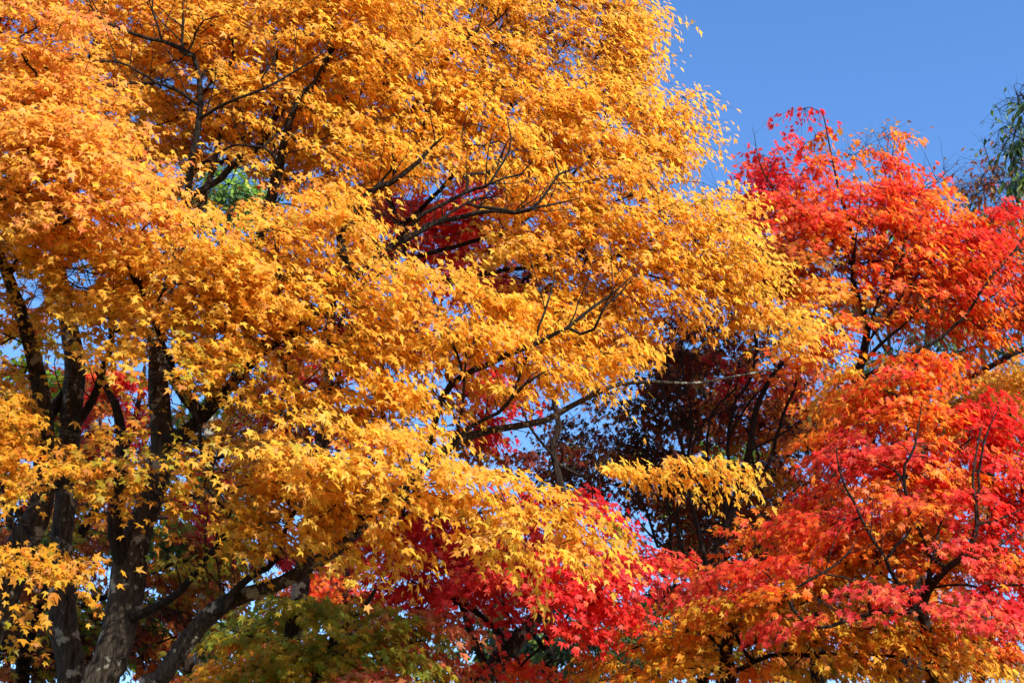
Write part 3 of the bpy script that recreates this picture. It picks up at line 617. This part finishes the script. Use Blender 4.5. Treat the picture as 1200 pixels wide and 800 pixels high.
# dark, many stemmed maple in the shade right of centre
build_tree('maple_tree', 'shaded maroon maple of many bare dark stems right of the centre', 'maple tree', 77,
    [[(850, 840, 13.2, 7.4), (842, 760, 13.2, 7.4), (838, 690, 13.2, 6.8), (842, 640, 13.2, 6.2), (862, 590, 13.2, 5), (878, 530, 13.2, 4.3), (886, 480, 13.2, 3.7), (905, 440, 13.2, 2.8), (930, 410, 13.2, 1.9), (945, 370, 13.2, 1.2)],
     [(838, 690, 13.1, 3.7), (822, 650, 13.1, 3.1), (806, 545, 13.1, 2.8), (792, 500, 13.1, 2.5), (778, 460, 13.1, 1.9), (770, 400, 13.1, 1.2)],
     [(850, 620, 13.1, 3.1), (852, 540, 13.1, 2.9), (856, 480, 13.1, 2.5), (880, 440, 13.1, 2.2), (884, 400, 13.1, 1.9), (876, 350, 13.1, 1.1)],
     [(872, 570, 13.0, 3.4), (900, 545, 13.0, 2.8), (915, 500, 13.0, 2.5), (932, 450, 13.0, 2.1), (944, 418, 13, 1.2)],
     [(838, 700, 13.3, 3.1), (800, 640, 13.3, 2.7), (800, 560, 13.3, 2.4), (812, 500, 13.3, 2.1), (800, 450, 13.3, 1.6), (795, 390, 13.3, 1.1)],
     [(860, 600, 13.2, 2.5), (830, 540, 13.2, 2.2), (836, 480, 13.2, 1.9), (862, 455, 13.2, 1.6), (868, 410, 13.2, 1.2)],
     [(848, 510, 13.0, 2), (880, 470, 13.0, 1.7), (900, 450, 13.0, 1.4)],
     [(790, 690, 13.4, 2.7), (785, 620, 13.4, 2.5), (776, 570, 13.4, 1.9), (750, 520, 13.4, 1.4), (735, 480, 13.4, 0.93)],
     [(870, 640, 13.0, 2.5), (900, 600, 13.0, 2.2), (935, 575, 13.0, 1.9), (975, 555, 13.0, 1.2)],
     [(880, 530, 12.9, 1.9), (920, 505, 12.9, 1.6), (960, 470, 12.9, 1.2)],
     [(836, 665, 13.1, 2.5), (870, 640, 13.1, 2.1), (905, 625, 13.1, 1.6), (940, 640, 13.1, 1.1)],
     [(805, 545, 13.0, 1.9), (820, 505, 13.0, 1.6), (846, 475, 13.0, 1.4), (866, 425, 13.0, 0.99)],
     [(792, 500, 13.0, 1.5), (795, 440, 13.0, 1.2), (812, 400, 13, 0.93)],
     [(770, 640, 13.5, 2.5), (752, 590, 13.5, 2.1), (725, 560, 13.5, 1.5), (700, 550, 13.5, 0.87)]],
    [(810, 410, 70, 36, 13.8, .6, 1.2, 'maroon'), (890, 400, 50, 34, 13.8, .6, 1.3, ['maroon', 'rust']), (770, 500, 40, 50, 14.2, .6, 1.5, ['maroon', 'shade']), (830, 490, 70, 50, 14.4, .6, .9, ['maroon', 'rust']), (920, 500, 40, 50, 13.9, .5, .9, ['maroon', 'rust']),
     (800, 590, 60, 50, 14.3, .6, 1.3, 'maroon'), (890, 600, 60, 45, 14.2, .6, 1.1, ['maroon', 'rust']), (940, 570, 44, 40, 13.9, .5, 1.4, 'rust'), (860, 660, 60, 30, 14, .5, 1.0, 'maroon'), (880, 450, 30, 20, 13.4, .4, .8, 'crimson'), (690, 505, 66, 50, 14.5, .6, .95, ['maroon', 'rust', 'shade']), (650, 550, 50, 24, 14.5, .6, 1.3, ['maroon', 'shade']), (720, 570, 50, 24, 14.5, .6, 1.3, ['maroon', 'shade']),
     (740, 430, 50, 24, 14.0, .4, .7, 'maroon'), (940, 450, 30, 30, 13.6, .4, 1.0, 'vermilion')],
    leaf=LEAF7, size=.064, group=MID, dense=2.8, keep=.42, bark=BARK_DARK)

# orange red tree on the right, against the sky
build_tree('maple_tree', 'orange-red maple at the right whose crown tips rise into the open sky', 'maple tree', 88,
    [[(960, 840, 12.4, 9), (962, 700, 12.4, 8.2), (975, 580, 12.4, 6.8), (995, 480, 12.3, 5.2), (1010, 420, 12.2, 4.5), (1015, 380, 12.2, 3.8), (1000, 330, 12.1, 3), (1000, 280, 12, 2.2), (985, 230, 12, 1.5), (976, 190, 12, 1), (966, 140, 12, .6)],
     [(1000, 450, 11.9, 3.8), (1030, 430, 11.6, 3.4), (1060, 415, 11.5, 3), (1098, 395, 11.4, 2.5), (1130, 365, 11.3, 2.2), (1160, 322, 11.3, 2), (1195, 285, 11.3, 1.5), (1230, 240, 11.3, 0.75)],
     [(1010, 425, 11.8, 3), (1030, 402, 11.6, 2.7), (1055, 382, 11.5, 2.2), (1078, 360, 11.4, 1.5), (1110, 330, 11.4, 0.98)],
     [(1012, 410, 11.9, 2.5), (1020, 360, 11.7, 2.1), (1052, 310, 11.5, 1.7), (1062, 280, 11.5, 1.2), (1085, 250, 11.5, 0.75)],
     [(1000, 320, 11.8, 1.7), (1003, 290, 11.6, 1.5), (1006, 262, 11.5, 1.1), (1008, 220, 11.5, 0.75)],
     [(995, 300, 11.9, 1.5), (930, 240, 11.9, 1.4), (895, 200, 11.9, 0.98), (882, 150, 11.9, 0.6)],
     [(1030, 300, 11.9, 1.5), (1080, 230, 11.9, 1.2), (1110, 200, 11.9, 0.75)],
     [(1140, 350, 11.3, 1.4), (1165, 345, 11.2, 1.1), (1192, 320, 11.2, 0.75)],
     [(1010, 400, 11.8, 2), (1055, 355, 11.6, 1.5), (1100, 300, 11.5, 1.2), (1150, 275, 11.4, 0.75)]],
    [(900, 228, 44, 34, 12.2, .5, 1.9, ['scarlet', 'vermilion']), (892, 185, 30, 36, 12.3, .4, 1.0, ['crimson', 'scarlet']), (966, 155, 10, 26, 12.3, .3, .45, 'scarlet'), (975, 195, 34, 24, 12.2, .4, .9, 'vermilion'), (1055, 215, 60, 22, 12.1, .5, 1.6, ['scarlet', 'vermilion']), (945, 260, 60, 40, 11.9, .5, 2.4, ['orange', 'vermilion']),
     (1030, 250, 80, 36, 11.8, .5, 2.4, 'vermilion'), (1110, 260, 70, 36, 11.7, .5, 2.4, ['vermilion', 'orange']), (1185, 270, 50, 24, 11.6, .5, 1.8, 'scarlet'), (930, 310, 60, 40, 11.7, .5, 2.5, ['orange', 'amber', 'rust']), (1010, 310, 70, 40, 11.8, .5, 2.0, 'orange'), (1100, 310, 80, 36, 11.6, .5, 2.0, ['orange', 'vermilion']),
     (1180, 330, 60, 46, 11.5, .5, 2.2, 'vermilion'), (960, 350, 50, 30, 11.6, .4, 2.2, ['orange', 'amber']), (1000, 385, 50, 20, 11.6, .4, 1.5, ['orange', 'amber']), (1090, 360, 80, 26, 11.7, .4, 1.6, 'orange'), (1160, 380, 60, 22, 11.5, .4, 1.9, 'orange'),
     (1010, 185, 60, 30, 12.4, .4, .3, 'orange'), (966, 142, 7, 16, 12.3, .2, .7, 'crimson'), (1042, 160, 26, 18, 12.3, .3, .3, 'orange'), (960, 405, 40, 24, 11.3, .3, 2.0, 'orange'), (1130, 415, 50, 20, 11.6, .4, 1.3, 'orange'), (1260, 320, 50, 100, 11.8, .6, 2.0, 'orange'), (890, 270, 36, 30, 12, .4, 1.4, 'rust')],
    leaf=LEAF7, size=.064, group=MID, dense=1.75, bark=BARK_DARK)

# rose red tree, lower right, in front
build_tree('maple_tree', 'rose-red maple at the lower right with pinkish sprays lying over orange ones', 'maple tree', 99,
    [[(1100, 850, 10.6, 9), (1090, 760, 10.6, 8), (1080, 710, 10.5, 6), (1095, 681, 10.3, 4.6), (1110, 665, 10.2, 4.2), (1134, 646, 10.1, 3.6), (1145, 615, 10.0, 2.8), (1142, 580, 10, 2), (1140, 556, 10, 1.4), (1150, 500, 10, .8)],
     [(1136, 645, 10.0, 2), (1165, 643, 9.9, 1.6), (1195, 618, 9.9, 1)], [(1145, 615, 9.9, 2), (1180, 602, 9.9, 1.4), (1215, 585, 9.9, 1)],
     [(1085, 672, 10.1, 2.6), (1095, 640, 10, 2.2), (1098, 620, 10, 1.8), (1112, 585, 10, 1)],
     [(1080, 720, 10.4, 4), (1020, 715, 10.1, 3.4), (1020, 690, 10, 2.6), (1022, 680, 10, 1.6)],
     [(1030, 722, 10.2, 3.4), (960, 735, 9.9, 2.6), (920, 700, 9.8, 2.3), (945, 677, 9.7, 2), (980, 655, 9.7, 1.6), (1005, 630, 9.7, 1)],
     [(1080, 700, 10.3, 3.6), (1040, 655, 10, 3.2), (1062, 628, 10, 2), (1080, 600, 10, 1)],
     [(1090, 650, 10.2, 3), (1060, 560, 10.1, 2.6), (1075, 520, 10, 1.8), (1080, 470, 10, 1)],
     [(1140, 600, 10.0, 2.2), (1155, 520, 10, 1.8), (1170, 480, 10, 1.2)],
     [(1040, 650, 10.0, 2.6), (990, 570, 10, 2), (980, 520, 10, 1.3)]],
    [(1080, 445, 40, 20, 10.9, .3, 2.2, 'vermilion'), (1040, 470, 60, 26, 10.8, .4, 2.2, ['orange', 'vermilion']), (985, 470, 44, 34, 10.9, .4, 2.3, ['orange', 'amber']), (1070, 500, 60, 26, 10.6, .4, 1.8, 'orange'), (1000, 530, 60, 30, 10.5, .4, 2.3, 'rose'), (1060, 550, 60, 26, 10.4, .4, 2.2, ['rose', 'orange']),
     (1170, 500, 44, 36, 10.5, .4, 1.9, 'scarlet'), (1150, 550, 70, 34, 10.3, .4, 2.2, ['scarlet', 'rose', 'orange']), (1180, 600, 50, 30, 10.2, .4, 2.2, 'scarlet'), (1110, 590, 60, 26, 10.1, .4, 1.7, ['rose', 'orange']), (1030, 605, 70, 24, 10.3, .4, 1.9, ['orange', 'rose', 'orange']),
     (960, 600, 40, 24, 10.4, .4, 2.0, ['vermilion', 'rose']), (960, 640, 50, 24, 10.2, .4, 1.8, 'orange'), (925, 620, 30, 16, 10.3, .3, 1.9, 'vermilion'), (880, 668, 60, 16, 9.9, .3, 1.8, ['rose', 'vermilion']), (850, 700, 60, 16, 9.8, .3, 1.0, ['rose', 'orange']), (930, 737, 60, 10, 9.7, .3, 1.3, 'rose'), (800, 684, 34, 20, 10.1, .3, 1.5, 'rose'),
     (1055, 690, 46, 12, 9.8, .3, 1.6, ['rose', 'scarlet']), (1130, 712, 60, 12, 9.7, .3, 1.5, 'rose'), (1180, 710, 34, 26, 9.7, .3, 1.5, ['rose', 'crimson']), (1080, 640, 80, 30, 10.4, .4, 1.9, ['orange', 'amber']), (1170, 650, 40, 26, 10.1, .4, 1.7, ['rose', 'orange']), (1185, 742, 34, 10, 9.6, .2, 1.2, 'rose'),
     (1000, 660, 60, 26, 10.5, .3, 1.6, ['orange', 'amber']), (1250, 620, 50, 140, 10.5, .5, 2.0, 'scarlet'), (930, 520, 24, 20, 10.8, .3, 1.2, 'orange')],
    leaf=LEAF7, size=.06, per=70, group='red and orange maples on the right', dense=1.9, bark=BARK_DARK, spray=.42)

# ochre maple, bottom right, below the rose red one
build_tree('maple_tree', 'low ochre maple with a stout dark trunk at the bottom right, below the rose-red sprays', 'maple tree', 111,
    [[(858, 850, 11.4, 9), (853, 790, 11.4, 9), (851, 765, 11.4, 8), (856, 735, 11.4, 6), (880, 700, 11.3, 4), (920, 670, 11.3, 3), (960, 640, 11.3, 2)],
     [(852, 780, 11.3, 4), (900, 770, 11.2, 3.4), (960, 765, 11.1, 3), (1040, 770, 11, 2.4), (1100, 768, 11, 1.5)],
     [(870, 760, 11.2, 3), (930, 740, 11.1, 2.6), (1000, 735, 11, 2), (1070, 740, 11, 1.2)],
     [(856, 760, 11.4, 3), (820, 740, 11.4, 2.6), (770, 750, 11.4, 2), (720, 770, 11.4, 1.2)],
     [(860, 740, 11.2, 3), (960, 700, 11.1, 2.4), (1040, 700, 11, 1.8), (1100, 690, 11, 1)]],
    [(760, 745, 60, 26, 11.4, .4, 2.2, 'ochre'), (840, 715, 60, 24, 11.0, .4, 2.0, 'ochre'), (720, 785, 60, 18, 11.3, .4, 2.2, 'ochre'), (800, 775, 50, 22, 11.3, .4, 1.8, 'ochre'), (930, 700, 70, 30, 10.9, .4, 2.2, 'ochre'), (1000, 690, 60, 26, 10.9, .4, 2.2, ['ochre', 'lemon']),
     (1010, 740, 80, 24, 10.8, .4, 2.0, 'ochre'), (1100, 745, 80, 24, 10.6, .4, 2.1, 'ochre'), (1060, 785, 80, 20, 10.7, .4, 1.7, ['ochre', 'olive']), (1150, 785, 60, 20, 10.6, .3, 1.7, ['ochre', 'lemon']), (950, 640, 60, 26, 11.2, .4, 1.5, 'orange'), (1040, 640, 70, 30, 11.0, .4, 1.6, 'orange'),
     (880, 745, 44, 20, 11, .3, 1.6, 'ochre'), (895, 775, 40, 20, 11.2, .3, 1.4, ['ochre', 'orange']), (940, 780, 30, 24, 10.9, .3, .8, 'ochre'), (1130, 660, 60, 30, 11, .4, 1.6, 'orange'), (980, 600, 40, 30, 11.4, .4, 1.6, 'orange'), (830, 670, 24, 20, 11.4, .3, .9, 'orange')],
    leaf=LEAF7, size=.064, group='red and orange maples on the right', dense=1.9, bark=BARK_DARK)

# yellow-green maple, bottom left of centre
build_tree('maple_tree', 'low olive and yellow maple with dusky pink tips at the bottom, left of the centre', 'maple tree', 122,
    [[(360, 850, 11.6, 8), (372, 790, 11.6, 6), (390, 750, 11.6, 5), (420, 720, 11.5, 3.5), (440, 690, 11.5, 2)],
     [(375, 790, 11.5, 3.5), (330, 760, 11.4, 3), (280, 740, 11.3, 2)], [(385, 765, 11.5, 3), (440, 760, 11.3, 2.5), (500, 750, 11.2, 1.6)]],
    [(340, 720, 60, 24, 11.2, .4, 1.8, 'olive'), (290, 760, 60, 30, 11.2, .4, 2.0, ['olive', 'ochre']), (380, 750, 70, 30, 11.0, .4, 2.3, 'olive'), (420, 715, 50, 20, 11.2, .4, 2.0, ['olive', 'lemon']), (450, 750, 60, 28, 10.9, .4, 2.2, 'olive'), (500, 730, 50, 24, 11, .4, 1.9, ['dusky', 'olive']),
     (450, 785, 34, 24, 10.6, .3, 1.9, 'dusky'), (520, 760, 40, 30, 11, .4, 1.6, 'dusky'), (350, 790, 80, 24, 11, .4, 2.1, 'olive'), (490, 790, 60, 20, 11, .4, 1.6, ['olive', 'rust']), (250, 790, 50, 20, 11.2, .3, 1.7, 'ochre')],
    leaf=LEAF7, size=.075, group=MID, dense=1.75, bark=BARK_DARK)

BACK = 'trees in the background'
# mixed rust and green tree behind the trunks at the lower left
build_tree('maple_tree', 'rust and green maple in the shade behind the trunks at the lower left', 'maple tree', 133,
    [[(20, 850, 15, 9), (30, 760, 15, 8), (60, 680, 15, 6), (110, 600, 15, 5), (150, 520, 15, 3), (170, 430, 15, 2)],
     [(40, 740, 15, 5), (120, 700, 14.8, 4), (200, 660, 14.6, 3), (300, 640, 14.5, 2)], [(60, 680, 15, 4), (20, 600, 15, 3), (0, 500, 15, 2)],
     [(35, 760, 14.8, 3), (120, 770, 14.6, 3), (220, 740, 14.5, 2)]],
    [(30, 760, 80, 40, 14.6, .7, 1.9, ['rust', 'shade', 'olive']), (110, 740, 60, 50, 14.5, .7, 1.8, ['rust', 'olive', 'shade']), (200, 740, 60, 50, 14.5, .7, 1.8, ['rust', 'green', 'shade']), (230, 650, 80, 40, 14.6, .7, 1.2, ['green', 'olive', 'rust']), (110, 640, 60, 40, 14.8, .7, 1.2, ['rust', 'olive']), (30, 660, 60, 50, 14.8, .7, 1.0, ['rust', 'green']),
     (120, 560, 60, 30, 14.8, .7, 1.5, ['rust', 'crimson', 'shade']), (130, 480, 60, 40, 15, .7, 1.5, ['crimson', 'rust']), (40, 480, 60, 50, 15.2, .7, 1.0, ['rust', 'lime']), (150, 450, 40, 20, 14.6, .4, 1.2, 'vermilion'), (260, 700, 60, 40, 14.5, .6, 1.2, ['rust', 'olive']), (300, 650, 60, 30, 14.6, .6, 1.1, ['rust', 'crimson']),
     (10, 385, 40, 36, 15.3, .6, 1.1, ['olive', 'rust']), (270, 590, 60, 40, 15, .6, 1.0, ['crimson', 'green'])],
    leaf=LEAF7, size=.08, group=BACK, dense=2.2, bark=BARK_DARK)

build_tree('maple_tree', 'orange maple glimpsed low down between the leaning trunk and the red maple', 'maple tree', 144,
    [[(420, 850, 16.5, 8), (410, 740, 16.5, 7), (400, 640, 16.5, 5), (370, 540, 16.5, 4), (340, 440, 16.5, 3)],
     [(405, 700, 16.4, 4), (360, 660, 16.2, 3), (330, 640, 16, 2)], [(400, 640, 16.5, 3), (460, 560, 16.5, 2.5), (500, 500, 16.5, 1.5)]],
    [(380, 690, 60, 22, 15.8, .6, 1.5, ['orange', 'vermilion']), (330, 700, 40, 24, 16, .6, 1.2, ['orange', 'rust']), (420, 580, 60, 30, 16, .6, 1.0, 'rust'), (370, 520, 60, 40, 16.2, .6, .9, ['crimson', 'rust']), (280, 540, 50, 40, 16.3, .5, .9, 'rust'), (350, 420, 60, 30, 16.5, .6, 1.0, ['rust', 'crimson'])],
    leaf=LEAF7, size=.08, group=BACK, dense=2.2, bark=BARK_DARK)

# broadleaved green trees
build_tree('green_tree', 'dark green broadleaved tree seen low through the gap under the red maple', 'tree', 155,
    [[(640, 860, 17, 10), (645, 780, 17, 9), (640, 700, 17, 6), (620, 600, 17, 4), (590, 540, 17, 2.6)], [(642, 760, 16.9, 4), (580, 700, 16.8, 3), (500, 660, 16.6, 2)], [(645, 780, 16.9, 4), (720, 740, 16.7, 3), (800, 700, 16.6, 2)],
     [(640, 740, 16.8, 3), (560, 740, 16.6, 2), (500, 720, 16.6, 1)]],
    [(620, 775, 90, 34, 16.5, .6, 1.5, ['green', 'darkgreen']), (700, 745, 80, 36, 16.6, .6, 1.3, ['green', 'darkgreen']), (560, 735, 60, 24, 16.6, .6, 1.0, ['green', 'olive']), (530, 690, 44, 26, 16.8, .6, .7, 'darkgreen'), (640, 690, 90, 30, 16.8, .6, .8, 'darkgreen'), (780, 700, 50, 40, 16.8, .6, .7, 'darkgreen'), (830, 590, 70, 60, 17, .6, .7, ['olive', 'darkgreen']), (870, 520, 50, 30, 17, .6, .6, ['olive', 'lime'])],
    leaf=LEAFO, size=.095, group=BACK, dense=2.2, bark=BARK_DARK, lmat=LEAF_GREEN)
build_tree('green_tree', 'bright green foliage showing through the hole in the golden crown at the upper left', 'tree', 166,
    [[(230, 860, 17, 10), (240, 700, 17, 9), (245, 500, 17, 7), (250, 350, 17, 5), (265, 260, 17, 3), (275, 210, 17, 2)], [(250, 330, 16.9, 3), (290, 280, 16.8, 2), (340, 240, 16.8, 1)], [(248, 380, 17, 3), (200, 300, 17, 2), (190, 240, 17, 1)]],
    [(268, 218, 40, 26, 16.5, .5, 3.0, ['lime', 'green']), (250, 245, 60, 30, 16.7, .5, 2.0, 'green'), (290, 235, 40, 20, 16.9, .4, 1.6, 'green'), (210, 300, 60, 40, 17, .5, 1.0, ['green', 'darkgreen']), (270, 340, 60, 40, 17, .5, 1.0, 'darkgreen'), (470, 180, 40, 30, 17.5, .4, .6, 'green')],
    leaf=LEAFO, size=.1, group=BACK, dense=2.2, lmat=LEAF_GREEN)
build_tree('green_tree', 'dark evergreen seen through gaps between the orange-red crown and the rose-red one', 'tree', 177,
    [[(1070, 860, 17, 10), (1075, 700, 17, 9), (1080, 560, 17, 7), (1085, 440, 17, 5), (1090, 350, 17, 3), (1095, 280, 17, 2)], [(1082, 450, 16.9, 4), (1040, 410, 16.8, 3), (1020, 380, 16.8, 1.5)], [(1085, 430, 17, 4), (1150, 400, 17, 3), (1190, 350, 17, 1.5)]],
    [(1060, 425, 50, 26, 16.5, .5, 1.5, ['darkgreen', 'green']), (1150, 400, 60, 34, 16.6, .5, 1.6, ['darkgreen', 'green']), (1060, 340, 70, 40, 16.8, .5, 1.0, 'darkgreen'), (1170, 270, 40, 30, 16.8, .5, 1.2, ['green', 'lime']), (1100, 280, 60, 24, 17, .5, .8, ['green', 'lime']), (1190, 330, 40, 50, 16.8, .5, 1.0, 'darkgreen'), (980, 440, 40, 30, 17, .5, .8, 'olive')],
    leaf=LEAFO, size=.1, group=BACK, dense=2.2, bark=BARK_DARK, lmat=LEAF_GREEN)

# yellow tree with fine foliage, far right
build_tree('maple_tree', 'fine yellow maple at the right edge, between the orange-red and rose-red crowns', 'maple tree', 188,
    [[(1240, 850, 14, 9), (1235, 700, 14, 8), (1215, 560, 14, 6), (1190, 500, 14, 4), (1160, 470, 14, 2.5)], [(1225, 600, 13.6, 6), (1250, 440, 13.2, 5), (1200, 412, 12.8, 4.6), (1150, 435, 12.7, 4), (1112, 455, 12.7, 2.6), (1080, 470, 12.7, 1.4)]],
    [(1150, 465, 50, 24, 13.5, .5, 2.3, 'lemon'), (1190, 440, 30, 26, 13.5, .5, 1.7, ['lemon', 'ochre']), (1130, 490, 30, 22, 13.6, .4, 2.2, ['lemon', 'olive']), (1230, 480, 40, 60, 13.6, .5, 1.8, 'lemon')],
    leaf=LEAF5, size=.05, per=70, group=BACK, dense=2.2, bark=BARK_DARK, spray=.4)

# sparse twiggy trees against the sky
build_tree('bare_tree', 'twiggy tree with drooping green and brown leaves at the right edge, against the sky', 'tree', 199,
    [[(1290, 860, 14.5, 4.5), (1280, 700, 14.5, 4), (1262, 500, 14.5, 3), (1235, 340, 14.5, 2.2), (1205, 270, 14.5, 1.7), (1190, 230, 14.5, 1.3), (1185, 180, 14.5, 1), (1195, 130, 14.5, 0.75), (1188, 100, 14.5, 0.4)],
     [(1215, 290, 14.4, 1.5), (1160, 262, 14.3, 1.2), (1130, 240, 14.3, 0.7), (1110, 215, 14.3, 0.4)], [(1200, 265, 14.4, 1.2), (1178, 220, 14.3, 1), (1160, 190, 14.3, 0.7), (1150, 160, 14.3, 0.4)],
     [(1195, 245, 14.4, 1), (1170, 232, 14.3, 0.8), (1150, 215, 14.3, 0.5)]],
    [(1172, 222, 46, 36, 14.3, .4, .9, 'brown'), (1150, 232, 44, 26, 14.4, .3, .7, 'brown'), (1120, 215, 30, 20, 14.4, .3, .3, 'brown'), (1150, 175, 24, 20, 14.3, .4, .09, 'brown'), (1195, 115, 14, 16, 14.4, .3, .9, 'green'), (1200, 160, 24, 16, 14.4, .3, 1.2, ['green', 'darkgreen']), (1205, 205, 20, 26, 14.4, .3, .9, ['darkgreen', 'brown']), (1150, 240, 30, 20, 14.3, .3, .25, 'brown'), (1240, 160, 40, 80, 14.6, .4, .8, 'green')],
    leaf=LEAFO, size=.085, per=28, group=BACK, dense=4.5, keep=.26, bark=BARK_DARK, droop=.1, hang=1.3)
build_tree('bare_tree', 'almost bare twiggy tree with a few brown leaves rising behind the orange-red crown', 'tree', 210,
    [[(1060, 860, 15.5, 4), (1055, 700, 15.5, 3.5), (1045, 500, 15.5, 2.5), (1040, 350, 15.5, 1.8), (1035, 260, 15.5, 1.2), (1045, 190, 15.5, 0.7), (1050, 150, 15.5, 0.4)],
     [(1036, 270, 15.4, 1), (1080, 220, 15.4, 0.7), (1110, 200, 15.4, 0.4), (1125, 185, 15.4, 0.3)], [(1036, 240, 15.4, 0.8), (1010, 190, 15.4, 0.5), (985, 175, 15.4, 0.3)], [(1045, 200, 15.4, 0.6), (1030, 165, 15.4, 0.4), (1020, 150, 15.4, 0.3)]],
    [(1045, 165, 30, 26, 15.4, .3, .30, 'brown'), (1020, 180, 40, 20, 15.4, .3, .16, 'brown'), (1110, 205, 40, 20, 15.4, .3, .10, 'brown'), (1060, 240, 50, 30, 15.4, .3, .4, ['brown', 'lime']), (960, 170, 30, 14, 15.4, .3, .06, 'brown')],
    leaf=LEAFO, size=.085, per=28, group=BACK, dense=4.5, keep=.26, bark=BARK_DARK, droop=.0, hang=.6)

# the wood further back
WOOD = 'trees of the wood far behind'
def wood_tree(label, seed, cx, D, top, pads, leaf=LEAF7, lm=LEAF, name='maple_tree', cat='maple tree', size=.105):
    r_ = np.random.default_rng(seed)
    j = lambda k: float(r_.normal(0, k))
    lines = [[(cx, 850, D, 8), (cx + j(6), 740, D, 7), (cx + j(14), 640, D, 5.5), (cx + j(22), (640 + top) / 2, D, 4), (cx + j(30), top, D, 2)]]
    for k in range(5):
        y = 790 - k * (790 - top) / 6; s_ = 1 if k % 2 else -1
        lines.append([(cx + j(8), y, D, 3.4), (cx + s_ * 35, y - 30, D - .2, 2.6), (cx + s_ * 80 + j(10), y - 75, D - .3, 1.5)])
    return build_tree(name, label, cat, seed, lines, pads, leaf=leaf, size=size, group=WOOD, dense=2.6, bark=BARK_DARK, lmat=lm)
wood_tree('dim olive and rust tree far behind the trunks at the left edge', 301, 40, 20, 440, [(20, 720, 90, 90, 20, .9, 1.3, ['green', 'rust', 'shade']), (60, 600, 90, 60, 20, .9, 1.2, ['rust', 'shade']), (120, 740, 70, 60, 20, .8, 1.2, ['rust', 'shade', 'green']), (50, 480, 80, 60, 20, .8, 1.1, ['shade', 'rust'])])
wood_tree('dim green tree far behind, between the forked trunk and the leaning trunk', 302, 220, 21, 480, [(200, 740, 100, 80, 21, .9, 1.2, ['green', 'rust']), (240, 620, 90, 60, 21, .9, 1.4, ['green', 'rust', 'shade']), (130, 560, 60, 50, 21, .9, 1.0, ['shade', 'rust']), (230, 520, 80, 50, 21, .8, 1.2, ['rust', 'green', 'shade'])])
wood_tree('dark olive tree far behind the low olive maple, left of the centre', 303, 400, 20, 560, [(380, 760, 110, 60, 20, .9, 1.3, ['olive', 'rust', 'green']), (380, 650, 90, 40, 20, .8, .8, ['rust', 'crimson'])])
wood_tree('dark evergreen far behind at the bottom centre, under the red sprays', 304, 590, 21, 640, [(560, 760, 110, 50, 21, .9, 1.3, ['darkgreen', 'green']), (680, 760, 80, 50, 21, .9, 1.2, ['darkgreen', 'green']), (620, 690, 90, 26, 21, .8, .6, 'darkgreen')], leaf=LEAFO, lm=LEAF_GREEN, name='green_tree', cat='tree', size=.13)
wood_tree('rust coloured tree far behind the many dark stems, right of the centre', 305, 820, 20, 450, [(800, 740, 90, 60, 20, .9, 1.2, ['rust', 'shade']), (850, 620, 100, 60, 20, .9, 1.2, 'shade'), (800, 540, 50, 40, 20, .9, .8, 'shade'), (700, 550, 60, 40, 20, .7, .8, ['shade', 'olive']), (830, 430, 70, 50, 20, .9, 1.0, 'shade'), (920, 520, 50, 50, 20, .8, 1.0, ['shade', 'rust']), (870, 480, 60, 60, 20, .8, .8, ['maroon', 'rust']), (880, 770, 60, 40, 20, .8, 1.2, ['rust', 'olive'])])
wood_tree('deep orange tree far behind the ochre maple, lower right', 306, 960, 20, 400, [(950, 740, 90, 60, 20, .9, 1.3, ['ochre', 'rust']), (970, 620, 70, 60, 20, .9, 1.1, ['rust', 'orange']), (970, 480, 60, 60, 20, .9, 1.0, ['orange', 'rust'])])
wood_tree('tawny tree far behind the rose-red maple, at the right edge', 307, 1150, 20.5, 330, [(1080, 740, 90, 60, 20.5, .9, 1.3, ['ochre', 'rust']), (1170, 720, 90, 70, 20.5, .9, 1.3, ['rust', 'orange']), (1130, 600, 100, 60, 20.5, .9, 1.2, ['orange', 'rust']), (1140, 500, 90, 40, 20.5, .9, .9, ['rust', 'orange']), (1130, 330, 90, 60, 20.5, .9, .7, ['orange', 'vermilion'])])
build_tree('green_tree', 'dark leafy tree cut by the right edge, its drooping green twigs high against the sky', 'tree', 220,
    [[(1330, 860, 13, 8), (1320, 600, 13, 7), (1290, 350, 13, 5), (1255, 220, 13, 3), (1225, 150, 13, 1.8), (1195, 108, 13, .8)],
     [(1265, 240, 13, 2), (1225, 205, 13, 1.4), (1190, 190, 13, .7)], [(1240, 180, 13, 1.4), (1205, 165, 13, 1), (1180, 155, 13, .6)]],
    [(1196, 120, 14, 16, 13, .2, 1.8, ['green', 'darkgreen']), (1194, 162, 24, 12, 13, .2, 2.2, 'darkgreen'), (1200, 200, 26, 18, 13, .2, 1.8, ['darkgreen', 'green']), (1240, 150, 30, 60, 13.2, .3, 1.6, 'green'), (1280, 260, 40, 60, 13.2, .4, 1.6, 'darkgreen')],
    leaf=LEAFO, size=.125, per=35, spray=.3, group=BACK, bark=BARK_DARK, lmat=LEAF_GREEN, droop=.3, hang=1.4)
print('LEAVES', TOTAL[0])
